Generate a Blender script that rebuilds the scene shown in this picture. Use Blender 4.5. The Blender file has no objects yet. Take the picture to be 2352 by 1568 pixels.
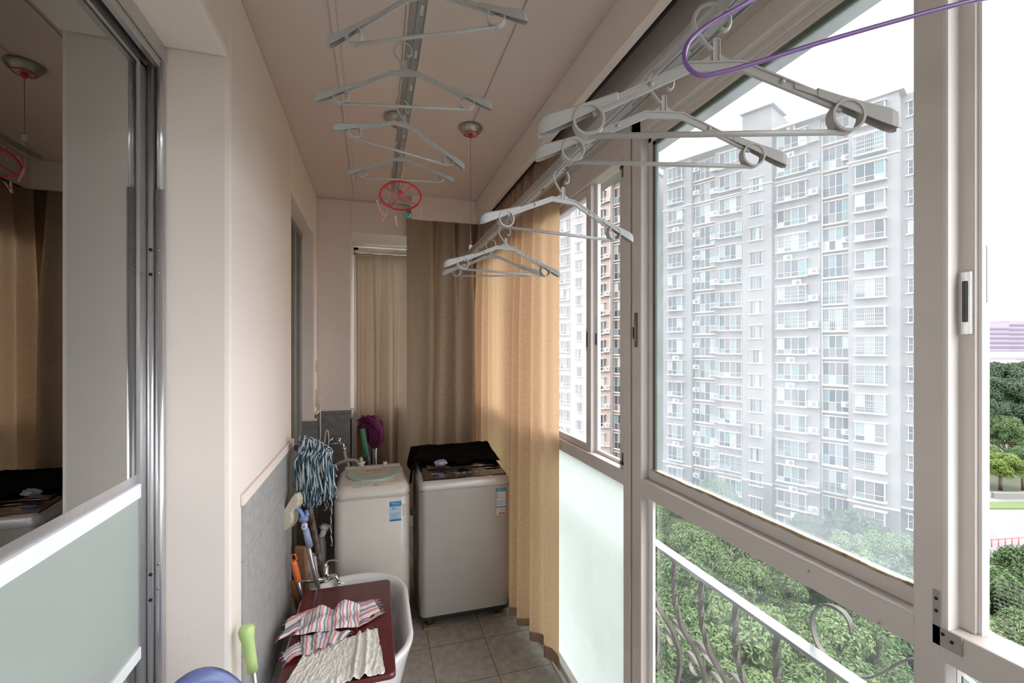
import bpy, bmesh, math, random
from math import sin, cos, pi, atan, radians as R, sqrt
from mathutils import Vector, Matrix, noise
random.seed(7)
S = bpy.context.scene
COL = S.collection
# ------------------------------------------------------------------ camera, world, exposure
F = 1048.0; YAW = atan(316 / 1048.0); SA, CA = sin(YAW), cos(YAW); EYE = 1.6
cam = bpy.data.cameras.new('camera'); cam.sensor_width = 36; cam.lens = 36 * F / 2352
cam.shift_y = 13 / 2352; cam.clip_start = 0.02; cam.clip_end = 2000
co = bpy.data.objects.new('camera', cam); COL.objects.link(co)
co.location = (0, 0, EYE); co.rotation_euler = (pi / 2, 0, -YAW); S.camera = co
S.view_settings.view_transform = 'Standard'; S.view_settings.look = 'None'
S.view_settings.gamma = 1.0; S.view_settings.use_curve_mapping = False
S.view_settings.exposure = 2.2
W = bpy.data.worlds.new('overcast'); S.world = W; W.use_nodes = True
wn = W.node_tree; wn.nodes.clear()
o_ = wn.nodes.new('ShaderNodeOutputWorld'); b_ = wn.nodes.new('ShaderNodeBackground')
tc = wn.nodes.new('ShaderNodeTexCoord'); sx = wn.nodes.new('ShaderNodeSeparateXYZ')
cr = wn.nodes.new('ShaderNodeValToRGB')
cr.color_ramp.elements[0].position = 0.0; cr.color_ramp.elements[0].color = (0.93, 0.95, 1.0, 1)
cr.color_ramp.elements[1].position = 0.9; cr.color_ramp.elements[1].color = (1.0, 1.0, 1.0, 1)
wn.links.new(tc.outputs['Generated'], sx.inputs[0]); wn.links.new(sx.outputs[2], cr.inputs[0])
wn.links.new(cr.outputs[0], b_.inputs[0]); b_.inputs[1].default_value = 1.35
wn.links.new(b_.outputs[0], o_.inputs[0])
sd = bpy.data.lights.new('hazy_sun', 'SUN'); sd.energy = 0.5; sd.angle = R(35); sd.color = (1, 0.97, 0.92)
so = bpy.data.objects.new('hazy_sun', sd); COL.objects.link(so)
so.rotation_euler = (R(38), R(20), R(0))

# ------------------------------------------------------------------ materials
def nt(name):
    m = bpy.data.materials.new(name); m.use_nodes = True
    t = m.node_tree; return m, t, t.nodes['Principled BSDF']
def mat(name, col, rough=0.5, metal=0.0, var=0.06, scale=8.0, bump=0.0, bscale=120.0, spec=0.5, coat=0.0, col2=None, trans=0.0, stretch=None):
    m, t, p = nt(name); N = t.nodes; L = t.links
    p.inputs['Roughness'].default_value = rough; p.inputs['Metallic'].default_value = metal
    p.inputs['Specular IOR Level'].default_value = spec; p.inputs['Coat Weight'].default_value = coat
    tx = N.new('ShaderNodeTexCoord'); n = N.new('ShaderNodeTexNoise'); n.inputs['Scale'].default_value = scale; n.inputs['Detail'].default_value = 5
    src = tx.outputs['Object']
    if stretch:
        mp = N.new('ShaderNodeMapping'); mp.inputs['Scale'].default_value = stretch; L.new(src, mp.inputs[0]); src = mp.outputs[0]
    L.new(src, n.inputs['Vector'])
    r = N.new('ShaderNodeValToRGB'); c2 = col2 if col2 else [max(0, c * (1 - var * 2)) for c in col]
    r.color_ramp.elements[0].position = .32; r.color_ramp.elements[1].position = .68
    r.color_ramp.elements[0].color = (*c2, 1); r.color_ramp.elements[1].color = (*col, 1)
    L.new(n.outputs['Fac'], r.inputs[0]); L.new(r.outputs[0], p.inputs['Base Color'])
    if bump:
        n2 = N.new('ShaderNodeTexNoise'); n2.inputs['Scale'].default_value = bscale; n2.inputs['Detail'].default_value = 3
        L.new(src, n2.inputs['Vector']); b = N.new('ShaderNodeBump'); b.inputs['Strength'].default_value = bump; b.inputs['Distance'].default_value = .004
        L.new(n2.outputs['Fac'], b.inputs['Height']); L.new(b.outputs[0], p.inputs['Normal'])
    return m
WALL = mat('wall_paint', (.78, .695, .64), .8, var=.015, scale=2, bump=.12, bscale=60)
CEIL = mat('ceiling_paint', (.665, .565, .515), .85, var=.02, scale=1.5, bump=.08, bscale=40)
FRAME = mat('white_aluminium_frame', (.63, .57, .55), .42, var=.04, scale=6, bump=.05, bscale=30)
FRAMEB = mat('white_frame_and_lit_edge', (.80, .77, .76), .4, var=.03, scale=6)
ALU = mat('brushed_aluminium', (.62, .61, .62), .28, .85, var=.05, scale=14, stretch=(30, 30, 1))
ALUD = mat('dark_aluminium', (.20, .19, .18), .4, .7, var=.1)
WHITEBAR = mat('white_door_rail', (.82, .83, .85), .35, var=.02)
DOORF = mat('taupe_door_frame', (.26, .235, .21), .4, .3)
BLACK = mat('black_gap', (.012, .011, .01), .8)
RODM = mat('grey_rod_aluminium', (.38, .37, .37), .33, .4, var=.04)
HANG = mat('grey_hanger_plastic', (.40, .385, .375), .42, var=.03, scale=20)
HANGB = mat('tan_inner_plastic', (.50, .38, .27), .5)
PURP = mat('purple_wire', (.19, .09, .30), .3, var=.02)
CHROME = mat('chrome', (.75, .75, .75), .12, 1.0, var=.02)
STEEL = mat('worn_steel', (.42, .40, .39), .3, .9, var=.15, scale=30)
RUST = mat('rusty_steel', (.36, .31, .29), .38, .8, col2=(.16, .09, .06), scale=45)
CERAM = mat('white_ceramic', (.84, .83, .84), .12, var=.01, coat=.5)
WASHW = mat('cream_enamel', (.70, .655, .60), .25, var=.02, coat=.3)
MINT = mat('mint_plastic', (.42, .54, .48), .3, var=.03)
CREAM2 = mat('cream_lid', (.58, .50, .42), .35, var=.03)
SILV = mat('silver_enamel', (.44, .41, .385), .38, .35, var=.02)
SILVL = mat('silver_rim', (.58, .55, .55), .3, .3, var=.02)
DKGREY = mat('dark_grey_plastic', (.035, .038, .042), .45)
BLKGL = mat('black_glossy_panel', (.018, .012, .010), .08, var=.02, coat=.6)
BLKCL = mat('black_cloth', (.004, .003, .0035), .95, spec=.08, bump=.4, bscale=300)
LBLUE = mat('label_blue', (.015, .22, .50), .4)
LWHITE = mat('label_white', (.70, .68, .66), .5)
LPALE = mat('label_pale_blue', (.50, .66, .78), .5)
LCREAM = mat('label_cream', (.72, .62, .50), .5)
INK = mat('ink', (.05, .05, .06), .6)
INKW = mat('ink_white', (.75, .75, .72), .6)
REDI = mat('red_print', (.60, .08, .08), .5)
ORANGE = mat('orange_plastic', (.85, .20, .06), .35)
LIME = mat('lime_plastic', (.50, .66, .26), .3, var=.03)
BLUEP = mat('blue_plastic', (.13, .16, .36), .3, var=.03)
MBLUE = mat('cornflower_plastic', (.20, .28, .58), .35)
CREAMP = mat('cream_pad_fabric', (.66, .60, .44), .95, bump=.8, bscale=90)
WOODP = mat('plank_wood', (.40, .21, .12), .6, col2=(.26, .12, .06), scale=5, stretch=(40, 40, 3))
WOODB = mat('brown_stick', (.30, .13, .05), .6)
WOODK = mat('wood_block', (.32, .20, .12), .7, col2=(.2, .11, .06))
BOARD = mat('mahogany_board', (.125, .016, .020), .26, col2=(.085, .010, .013), scale=3, stretch=(14, .8, 1), coat=.3)
PURCL = mat('magenta_cloth', (.13, .012, .075), .85, bump=.3, bscale=200)
GREENH = mat('green_grip', (.10, .32, .20), .5)
HOSE = mat('beige_hose', (.52, .47, .40), .45)
PVC = mat('grey_pvc', (.22, .21, .20), .6)
SOCK = mat('cream_socket', (.62, .48, .30), .5)
DISC = mat('silver_disc', (.42, .41, .36), .3, .7)
RED = mat('red_plastic', (.62, .015, .05), .3, var=.03)
PINK = mat('pink_plastic', (.72, .38, .42), .4)
PINKR = mat('pink_spokes', (.70, .10, .16), .4)
TAGG = mat('green_tag', (.10, .42, .34), .5)
YSTR = mat('yellow_string', (.50, .30, .05), .8)
MOPW = mat('mop_white_yarn', (.55, .58, .60), .95, bump=.5, bscale=400)
MOPT = mat('mop_teal_yarn', (.035, .10, .15), .95, bump=.5, bscale=400)
RAILM = mat('railing_steel', (.30, .31, .33), .35, .6, var=.08)
BARM = mat('railing_bar_weathered', (.15, .135, .12), .5, .5, var=.2, scale=30)
GASKET = mat('green_gasket', (.10, .13, .09), .6)
CONCR = mat('outer_concrete', (.42, .42, .40), .9, var=.12, scale=3, bump=.3)
CAULK = mat('old_caulk', (.48, .38, .24), .8, var=.3, scale=40)

def tilemat(name, c1, c2, grout, w, h, ox, oy, axes, sc=12):
    m, t, p = nt(name); N = t.nodes; L = t.links
    tx = N.new('ShaderNodeTexCoord'); sp = N.new('ShaderNodeSeparateXYZ'); L.new(tx.outputs['Object'], sp.inputs[0])
    ms = []
    for a, sz, off in ((axes[0], w, ox), (axes[1], h, oy)):
        s = N.new('ShaderNodeMath'); s.operation = 'SUBTRACT'; L.new(sp.outputs[a], s.inputs[0]); s.inputs[1].default_value = off
        d = N.new('ShaderNodeMath'); d.operation = 'DIVIDE'; L.new(s.outputs[0], d.inputs[0]); d.inputs[1].default_value = sz
        f = N.new('ShaderNodeMath'); f.operation = 'PINGPONG'; L.new(d.outputs[0], f.inputs[0]); f.inputs[1].default_value = .5
        g = N.new('ShaderNodeMath'); g.operation = 'LESS_THAN'; L.new(f.outputs[0], g.inputs[0]); g.inputs[1].default_value = .0022 / sz
        ms.append(g)
    mx = N.new('ShaderNodeMath'); mx.operation = 'MAXIMUM'; L.new(ms[0].outputs[0], mx.inputs[0]); L.new(ms[1].outputs[0], mx.inputs[1])
    n = N.new('ShaderNodeTexNoise'); n.inputs['Scale'].default_value = sc; n.inputs['Detail'].default_value = 8; L.new(tx.outputs['Object'], n.inputs['Vector'])
    r = N.new('ShaderNodeValToRGB'); r.color_ramp.elements[0].position = .35; r.color_ramp.elements[1].position = .65
    r.color_ramp.elements[0].color = (*c1, 1); r.color_ramp.elements[1].color = (*c2, 1); L.new(n.outputs['Fac'], r.inputs[0])
    mi = N.new('ShaderNodeMix'); mi.data_type = 'RGBA'; L.new(mx.outputs[0], mi.inputs[0]); L.new(r.outputs[0], mi.inputs[6]); mi.inputs[7].default_value = (*grout, 1)
    L.new(mi.outputs[2], p.inputs['Base Color']); p.inputs['Roughness'].default_value = .5
    b = N.new('ShaderNodeBump'); b.inputs['Distance'].default_value = .002; b.invert = True; b.inputs['Strength'].default_value = .6
    L.new(mx.outputs[0], b.inputs['Height']); L.new(b.outputs[0], p.inputs['Normal'])
    return m
FLOORM = tilemat('floor_tiles', (.26, .225, .205), (.35, .31, .285), (.10, .09, .08), .3, .3, .281, 2.45, (0, 1), 25)
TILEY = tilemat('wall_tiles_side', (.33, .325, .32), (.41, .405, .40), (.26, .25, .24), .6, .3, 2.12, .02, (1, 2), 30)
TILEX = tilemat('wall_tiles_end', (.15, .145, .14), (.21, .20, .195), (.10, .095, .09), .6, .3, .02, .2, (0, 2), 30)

def fabric(name, col, col2, trans=.45, tint=(.9, .62, .32), weave=1100):
    m = bpy.data.materials.new(name); m.use_nodes = True; t = m.node_tree; N = t.nodes; L = t.links; N.clear()
    out = N.new('ShaderNodeOutputMaterial'); d = N.new('ShaderNodeBsdfDiffuse'); tr = N.new('ShaderNodeBsdfTranslucent'); mx = N.new('ShaderNodeMixShader')
    uv = N.new('ShaderNodeUVMap'); sp = N.new('ShaderNodeSeparateXYZ'); L.new(uv.outputs[0], sp.inputs[0])
    ws = []
    for a, k in ((0, weave), (1, weave * .8)):
        mu = N.new('ShaderNodeMath'); mu.operation = 'MULTIPLY'; L.new(sp.outputs[a], mu.inputs[0]); mu.inputs[1].default_value = k
        si = N.new('ShaderNodeMath'); si.operation = 'SINE'; L.new(mu.outputs[0], si.inputs[0]); ws.append(si)
    ad = N.new('ShaderNodeMath'); ad.operation = 'ADD'; L.new(ws[0].outputs[0], ad.inputs[0]); L.new(ws[1].outputs[0], ad.inputs[1])
    n = N.new('ShaderNodeTexNoise'); n.inputs['Scale'].default_value = 60; L.new(uv.outputs[0], n.inputs['Vector'])
    ma = N.new('ShaderNodeMath'); ma.operation = 'MULTIPLY_ADD'; L.new(ad.outputs[0], ma.inputs[0]); ma.inputs[1].default_value = .07; L.new(n.outputs['Fac'], ma.inputs[2])
    r = N.new('ShaderNodeValToRGB'); r.color_ramp.elements[0].position = .25; r.color_ramp.elements[1].position = .8
    r.color_ramp.elements[0].color = (*col2, 1); r.color_ramp.elements[1].color = (*col, 1); L.new(ma.outputs[0], r.inputs[0])
    L.new(r.outputs[0], d.inputs[0]); tr.inputs[0].default_value = (*tint, 1)
    b = N.new('ShaderNodeBump'); b.inputs['Strength'].default_value = .35; b.inputs['Distance'].default_value = .003; L.new(ma.outputs[0], b.inputs['Height']); L.new(b.outputs[0], d.inputs['Normal'])
    mx.inputs[0].default_value = trans; L.new(d.outputs[0], mx.inputs[1]); L.new(tr.outputs[0], mx.inputs[2]); L.new(mx.outputs[0], out.inputs[0])
    return m
CURT = fabric('beige_linen_curtain', (.56, .435, .345), (.40, .30, .23), .42, (.82, .53, .30))
CURT2 = fabric('thin_grey_beige_curtain', (.40, .31, .225), (.30, .225, .16), .20, (.50, .38, .28))
SHEER = fabric('patterned_sheer', (.30, .36, .31), (.16, .17, .14), .3, (.3, .34, .3), 60)

def striped():
    m, t, p = nt('striped_cotton'); N = t.nodes; L = t.links
    uv = N.new('ShaderNodeUVMap'); sp = N.new('ShaderNodeSeparateXYZ'); L.new(uv.outputs[0], sp.inputs[0])
    fr = N.new('ShaderNodeMath'); fr.operation = 'FRACT'; L.new(sp.outputs[0], fr.inputs[0])
    r = N.new('ShaderNodeValToRGB'); r.color_ramp.interpolation = 'CONSTANT'
    e = r.color_ramp.elements; e[0].position = 0; e[0].color = (.78, .77, .80, 1); e[1].position = .17; e[1].color = (.27, .29, .36, 1)
    for ps, c in ((.42, (.78, .77, .80, 1)), (.56, (.80, .34, .34, 1)), (.60, (.74, .25, .26, 1)), (.80, (.86, .70, .62, 1)), (.85, (.78, .77, .80, 1))):
        x = e.new(ps); x.color = c
    L.new(fr.outputs[0], r.inputs[0]); L.new(r.outputs[0], p.inputs['Base Color']); p.inputs['Roughness'].default_value = .9
    return m
STRIPE = striped()
RAG = mat('cream_crumpled_rag', (.74, .71, .66), .92, var=.03, bump=.5, bscale=160)
FRNG = mat('red_navy_fringe', (.55, .03, .06), .9, col2=(.05, .04, .18), scale=90)

def glass(name, tint=(1, 1, 1), haze=0.0, hazecol=(.9, .95, 1), refl=1.0, rough=0.0, dirt=0.0, edge=False, gscale=5, zr=None):
    """thin pane: transparent + fresnel reflection + a film of dust that scatters daylight"""
    m = bpy.data.materials.new(name); m.use_nodes = True; t = m.node_tree; N = t.nodes; L = t.links; N.clear()
    out = N.new('ShaderNodeOutputMaterial'); tr = N.new('ShaderNodeBsdfTransparent'); tr.inputs[0].default_value = (*tint, 1)
    gl = N.new('ShaderNodeBsdfGlossy'); gl.inputs['Roughness'].default_value = rough; gl.inputs[0].default_value = (1, 1, 1, 1)
    fz = N.new('ShaderNodeFresnel'); fz.inputs[0].default_value = 1.5
    fm = N.new('ShaderNodeMath'); fm.operation = 'MULTIPLY'; L.new(fz.outputs[0], fm.inputs[0]); fm.inputs[1].default_value = refl
    m1 = N.new('ShaderNodeMixShader'); L.new(fm.outputs[0], m1.inputs[0]); L.new(tr.outputs[0], m1.inputs[1]); L.new(gl.outputs[0], m1.inputs[2])
    last = m1
    if haze > 0:
        ts = N.new('ShaderNodeBsdfTranslucent'); ts.inputs[0].default_value = (*hazecol, 1)
        tx = N.new('ShaderNodeTexCoord'); n = N.new('ShaderNodeTexNoise'); n.inputs['Scale'].default_value = gscale; n.inputs['Detail'].default_value = 9; n.inputs['Roughness'].default_value = .7
        L.new(tx.outputs['Object'], n.inputs['Vector'])
        mr = N.new('ShaderNodeMapRange'); L.new(n.outputs['Fac'], mr.inputs[0]); mr.inputs[1].default_value = .3; mr.inputs[2].default_value = .7
        mr.inputs[3].default_value = haze * (1 - dirt); mr.inputs[4].default_value = min(1, haze * (1 + dirt))
        fac = mr.outputs[0]
        if zr:   # dust film thicker along the bottom or top of the pane: zr=(z0,f0,z1,f1,...)
            sp = N.new('ShaderNodeSeparateXYZ'); L.new(tx.outputs['Object'], sp.inputs[0])
            q = N.new('ShaderNodeMapRange'); q.interpolation_type = 'SMOOTHSTEP'; L.new(sp.outputs[2], q.inputs[0])
            q.inputs[1].default_value, q.inputs[3].default_value, q.inputs[2].default_value, q.inputs[4].default_value = zr
            mm = N.new('ShaderNodeMath'); mm.operation = 'MULTIPLY'; mm.use_clamp = True; L.new(fac, mm.inputs[0]); L.new(q.outputs[0], mm.inputs[1]); fac = mm.outputs[0]
        m2 = N.new('ShaderNodeMixShader'); L.new(fac, m2.inputs[0]); L.new(m1.outputs[0], m2.inputs[1]); L.new(ts.outputs[0], m2.inputs[2]); last = m2
    L.new(last.outputs[0], out.inputs[0]); return m
GCLEAR = glass('clear_glass', (.97, .98, .97), .012, refl=.12)
GDIRTY = glass('dusty_glass', (.95, .98, 1), .08, (.86, .93, 1), refl=.4, dirt=.35, gscale=7)
GDIRTY2 = glass('dusty_glass_far', (.97, .98, 1), .09, (.90, .95, 1), refl=.3, dirt=.3, gscale=7)
GFROST = glass('condensed_frosted_glass', (.90, .95, .93), .84, (.52, .545, .53), refl=.3, dirt=.12, gscale=3)
GDOOR = glass('door_glass', (.80, .80, .74), 0, refl=3.4)
GDOORF = mat('frosted_green_door_glass', (.36, .40, .37), .32, var=.04, scale=1.5)

# ------------------------------------------------------------------ mesh builder
ROOT = {}
class MB:
    def __init__(s, org=(0, 0, 0)):
        s.v = []; s.f = []; s.m = []; s.uv = {}; s.o = Vector(org); s.sm = []; s.mi = 0; s.smooth = False
    def add(s, vs, fs, smooth=None):
        b = len(s.v); s.v += [Vector(p) for p in vs]
        for f in fs:
            s.f.append([b + i for i in f]); s.m.append(s.mi); s.sm.append(s.smooth if smooth is None else smooth)
        return b
    def box(s, x0, x1, y0, y1, z0, z1):
        s.add([(x0, y0, z0), (x1, y0, z0), (x1, y1, z0), (x0, y1, z0), (x0, y0, z1), (x1, y0, z1), (x1, y1, z1), (x0, y1, z1)],
              [(0, 3, 2, 1), (4, 5, 6, 7), (0, 1, 5, 4), (1, 2, 6, 5), (2, 3, 7, 6), (3, 0, 4, 7)], False)
    def prism(s, pts, axis, a, b, smooth=False):
        """2-D outline extruded along axis (0 x: pts=(y,z); 1 y: pts=(x,z); 2 z: pts=(x,y))"""
        def mk(p, t): return {0: (t, p[0], p[1]), 1: (p[0], t, p[1]), 2: (p[0], p[1], t)}[axis]
        n = len(pts)
        s.add([mk(p, a) for p in pts] + [mk(p, b) for p in pts],
              [tuple(range(n)), tuple(range(2 * n - 1, n - 1, -1))] + [(i, i + n, (i + 1) % n + n, (i + 1) % n) for i in range(n)], smooth)
    def ring(s, c, n, u, w, r, r2=None, seg=12):
        r2 = r if r2 is None else r2
        return [Vector(c) + u * (cos(2 * pi * i / seg) * r) + w * (sin(2 * pi * i / seg) * r2) for i in range(seg)]
    def tube(s, pts, r, seg=10, closed=False, r2=None, cap=True, up=None, rs=None):
        pts = [Vector(p) for p in pts]; n = len(pts); vs = []; pu = None
        for i, p in enumerate(pts):
            a = pts[(i - 1) % n] if (i or closed) else p; b = pts[(i + 1) % n] if (i < n - 1 or closed) else p
            t = (b - a).normalized()
            if up is not None: u = Vector(up).cross(t).normalized()
            elif pu is None:
                h = Vector((0, 0, 1)) if abs(t.z) < .9 else Vector((1, 0, 0)); u = h.cross(t).normalized()
            else: u = (pu - t * pu.dot(t)).normalized()
            pu = u; w = t.cross(u); rr = rs[i] if rs else r
            vs += s.ring(p, t, u, w, rr, (rr if r2 is None else r2), seg)
        fs = []
        for i in range(n if closed else n - 1):
            for j in range(seg):
                a = i * seg + j; b = i * seg + (j + 1) % seg; c = ((i + 1) % n) * seg
                fs.append((a, b, c + (j + 1) % seg, c + j))
        if cap and not closed: fs += [tuple(range(seg - 1, -1, -1)), tuple(range((n - 1) * seg, n * seg))]
        s.add(vs, fs, True)
    def band(s, pts, hw, hh, up=(0, 1, 0), closed=False):
        """rectangular section swept: hw along 'up' axis, hh across"""
        pts = [Vector(p) for p in pts]; n = len(pts); vs = []; U = Vector(up)
        for i, p in enumerate(pts):
            a = pts[(i - 1) % n] if (i or closed) else p; b = pts[(i + 1) % n] if (i < n - 1 or closed) else p
            t = (b - a).normalized(); w = t.cross(U).normalized()
            vs += [p + U * hw + w * hh, p - U * hw + w * hh, p - U * hw - w * hh, p + U * hw - w * hh]
        fs = []
        for i in range(n if closed else n - 1):
            c = ((i + 1) % n) * 4
            for j in range(4): fs.append((i * 4 + j, i * 4 + (j + 1) % 4, c + (j + 1) % 4, c + j))
        if not closed: fs += [(3, 2, 1, 0), tuple(range((n - 1) * 4, n * 4))]
        s.add(vs, fs, False)
    def lathe(s, prof, c=(0, 0, 0), seg=28, M=None, flute=None):
        vs = []; c = Vector(c)
        for k, (r, z) in enumerate(prof):
            for i in range(seg):
                a = 2 * pi * i / seg; rr = r * (flute(a, k) if flute else 1); p = Vector((rr * cos(a), rr * sin(a), z))
                if M: p = M @ p
                vs.append(c + p)
        fs = [(k * seg + i, k * seg + (i + 1) % seg, (k + 1) * seg + (i + 1) % seg, (k + 1) * seg + i) for k in range(len(prof) - 1) for i in range(seg)]
        fs += [tuple(range(seg - 1, -1, -1)), tuple(range((len(prof) - 1) * seg, len(prof) * seg))]
        s.add(vs, fs, True)
    def loft(s, sts, seg=8, cap=(True, True), smooth=True):
        """stations (z, cx, cy, hx, hy, r) of rounded rectangles"""
        vs = []
        for (z, cx, cy, hx, hy, r) in sts:
            r = min(r, hx - 1e-4, hy - 1e-4)
            for qx, qy, a0 in ((1, 1, 0), (-1, 1, pi / 2), (-1, -1, pi), (1, -1, 3 * pi / 2)):
                for k in range(seg + 1):
                    a = a0 + pi / 2 * k / seg
                    zz = z(cx + qx * (hx - r) + r * cos(a), cy + qy * (hy - r) + r * sin(a)) if callable(z) else z
                    vs.append((cx + qx * (hx - r) + r * cos(a), cy + qy * (hy - r) + r * sin(a), zz))
        n = 4 * (seg + 1); fs = []
        for k in range(len(sts) - 1):
            for i in range(n): fs.append((k * n + i, k * n + (i + 1) % n, (k + 1) * n + (i + 1) % n, (k + 1) * n + i))
        s.add(vs, fs, smooth)
        if cap[0]: s.add(vs[:n], [tuple(range(n - 1, -1, -1))], False)
        if cap[1]: s.add(vs[-n:], [tuple(range(n))], False)
    def grid(s, fn, nu, nv, uvf=None, smooth=True):
        vs = []; uvs = []
        for j in range(nv + 1):
            for i in range(nu + 1):
                vs.append(fn(i / nu, j / nv)); uvs.append(uvf(i / nu, j / nv) if uvf else (i / nu, j / nv))
        fs = [(j * (nu + 1) + i, j * (nu + 1) + i + 1, (j + 1) * (nu + 1) + i + 1, (j + 1) * (nu + 1) + i) for j in range(nv) for i in range(nu)]
        b = s.add(vs, fs, smooth)
        for k, q in enumerate(uvs): s.uv[b + k] = q
    def build(s, name, mats, parent=None, bevel=0, world=False, solid=0, **tags):
        me = bpy.data.meshes.new(name)
        off = s.o
        if world and parent is not None: off = Vector(ROOT[parent.name])
        me.from_pydata([tuple(p - off) for p in s.v], [], s.f)
        if not isinstance(mats, (list, tuple)): mats = [mats]
        for m in mats: me.materials.append(m)
        me.polygons.foreach_set('material_index', s.m); me.polygons.foreach_set('use_smooth', s.sm)
        if s.uv:
            ul = me.uv_layers.new(name='UVMap')
            for lp in me.loops:
                if lp.vertex_index in s.uv: ul.data[lp.index].uv = s.uv[lp.vertex_index]
        me.update()
        bm = bmesh.new(); bm.from_mesh(me); bmesh.ops.recalc_face_normals(bm, faces=bm.faces); bm.to_mesh(me); bm.free()
        o = bpy.data.objects.new(name, me); COL.objects.link(o)
        if parent is None: o.location = off
        else:
            o.parent = parent; ROOT[o.name] = ROOT[parent.name]
        if bevel:
            bv = o.modifiers.new('bevel', 'BEVEL'); bv.width = bevel; bv.segments = 2; bv.limit_method = 'ANGLE'; bv.angle_limit = R(40)
        if solid:
            sl = o.modifiers.new('thickness', 'SOLIDIFY'); sl.thickness = solid
        tag(o, **tags); return o
def tag(o, label=None, cat=None, group=None, kind=None):
    if label: o['label'] = label
    if cat: o['category'] = cat
    if group: o['group'] = group
    if kind: o['kind'] = kind
def thing(name, label, cat, loc=(0, 0, 0), rz=0, group=None, kind=None):
    o = bpy.data.objects.new(name, None); COL.objects.link(o); o.location = loc; o.rotation_euler = (0, 0, rz); o.empty_display_size = .1
    tag(o, label, cat, group, kind); ROOT[o.name] = tuple(loc); return o
def copytree(o, parent=None):
    c = o.copy(); COL.objects.link(c); c.parent = parent; ROOT[c.name] = (0, 0, 0)
    for ch in list(o.children): copytree(ch, c)
    return c
def at(u, v, d):          # point in the room seen at (u, v) of the photograph at depth d metres
    t = (u - 1176) / F; return Vector(((SA + CA * t) * d, (CA - SA * t) * d, EYE + (797 - v) / F * d))
def atz(u, v, z): return at(u, v, (z - EYE) * F / (797 - v))
def atx(u, v, x): return at(u, v, x / (SA + CA * (u - 1176) / F))
def aty(u, v, y): return at(u, v, y / (CA - SA * (u - 1176) / F))
def spline(pts, n=8, closed=False):
    P = [Vector(p) for p in pts]; out = []; m = len(P)
    for i in range(m if closed else m - 1):
        p0 = P[(i - 1) % m] if (i or closed) else P[0]; p1 = P[i]; p2 = P[(i + 1) % m]; p3 = P[(i + 2) % m] if (i + 2 < m or closed) else P[-1]
        for k in range(n):
            t = k / n; out.append(.5 * ((2 * p1) + (p2 - p0) * t + (2 * p0 - 5 * p1 + 4 * p2 - p3) * t * t + (3 * p1 - p0 - 3 * p2 + p3) * t ** 3))
    if not closed: out.append(P[-1])
    return out
def bx(name, mt, b, parent=None, bevel=0, world=False, **t):
    m = MB(); [m.box(*q) for q in b]; return m.build(name, mt, parent, bevel, world, **t)
def text(name, body, size, mt, parent, loc, rot=(pi / 2, 0, 0), sx=1.0):
    c = bpy.data.curves.new(name, 'FONT'); c.body = body; c.size = size; c.extrude = .0003; c.align_x = 'CENTER'; c.align_y = 'CENTER'
    t = bpy.data.objects.new('tmp', c); COL.objects.link(t)
    dg = bpy.context.evaluated_depsgraph_get(); me = bpy.data.meshes.new_from_object(t.evaluated_get(dg)); bpy.data.objects.remove(t)
    me.materials.clear(); me.materials.append(mt)
    Mx = Matrix.Translation(Vector(loc)) @ Matrix.Rotation(rot[2], 4, 'Z') @ Matrix.Rotation(rot[1], 4, 'Y') @ Matrix.Rotation(rot[0], 4, 'X') @ Matrix.Diagonal((sx, 1, 1, 1))
    me.transform(Mx)
    o = bpy.data.objects.new(name, me); COL.objects.link(o); o.parent = parent; ROOT[o.name] = ROOT[parent.name]; return o

# ------------------------------------------------------------------ room shell
YB = -1.3; YE = 4.15; ZC = 2.71
st = dict(kind='structure')
bx('floor', FLOORM, [(-.95, 1.0, YB - .1, YE + .1, -.12, 0)], **st)
bx('ceiling', CEIL, [(-.62, 1.35, YB - .1, YE + .3, ZC, ZC + .15)], **st)
bx('trim_1', CEIL, [(-.142, -.122, YB, 3.66, ZC - .008, ZC)], bevel=.002, **st)      # raised strip along the ceiling
m = MB()
m.box(-.62, -.404, 1.514, 2.55, 0, ZC); m.box(-.62, -.404, YB, 1.514, 2.44, ZC); m.box(-.62, -.404, 2.55, 3.5, 2.40, ZC); m.box(-.62, -.404, 3.5, 3.66, 0, ZC)
m.build('wall_left', WALL, bevel=.014, **st)
m = MB()
m.box(-.62, -.173, 3.66, YE + .1, 0, ZC); m.box(-.173, .272, 3.66, YE + .1, 2.468, ZC); m.box(.272, .98, YE, YE + .1, 2.45, ZC)
m.box(-.173, .98, YE, YE + .1, 0, 1.06)
m.build('wall_end', WALL, bevel=.004, **st)
bx('wall_back', WALL, [(-.62, 1.0, YB - .1, YB, 0, ZC)], **st)
bx('wall_right', FRAME, [(.892, 1.0, YB, YE, 2.40, ZC)], **st)
bx('trim_2', WALL, [(.742, .775, YB, 3.43, 2.54, ZC), (.259, .742, 3.40, 3.43, 2.54, ZC)], bevel=.003, **st)   # pelmet beam
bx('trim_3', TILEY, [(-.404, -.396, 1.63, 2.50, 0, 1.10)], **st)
bx('trim_4', WALL, [(-.404, -.392, 1.62, 2.55, 1.10, 1.135)], bevel=.003, **st)
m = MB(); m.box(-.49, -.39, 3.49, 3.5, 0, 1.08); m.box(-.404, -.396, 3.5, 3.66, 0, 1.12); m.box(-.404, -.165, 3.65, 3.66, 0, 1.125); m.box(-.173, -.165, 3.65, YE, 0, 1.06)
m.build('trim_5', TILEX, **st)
bx('trim_6', WALL, [(-.49, -.388, 3.484, 3.5, 1.08, 1.095), (-.404, -.388, 3.5, 3.66, 1.12, 1.135), (-.404, -.15, 3.644, 3.66, 1.125, 1.14)], bevel=.002, **st)
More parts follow.
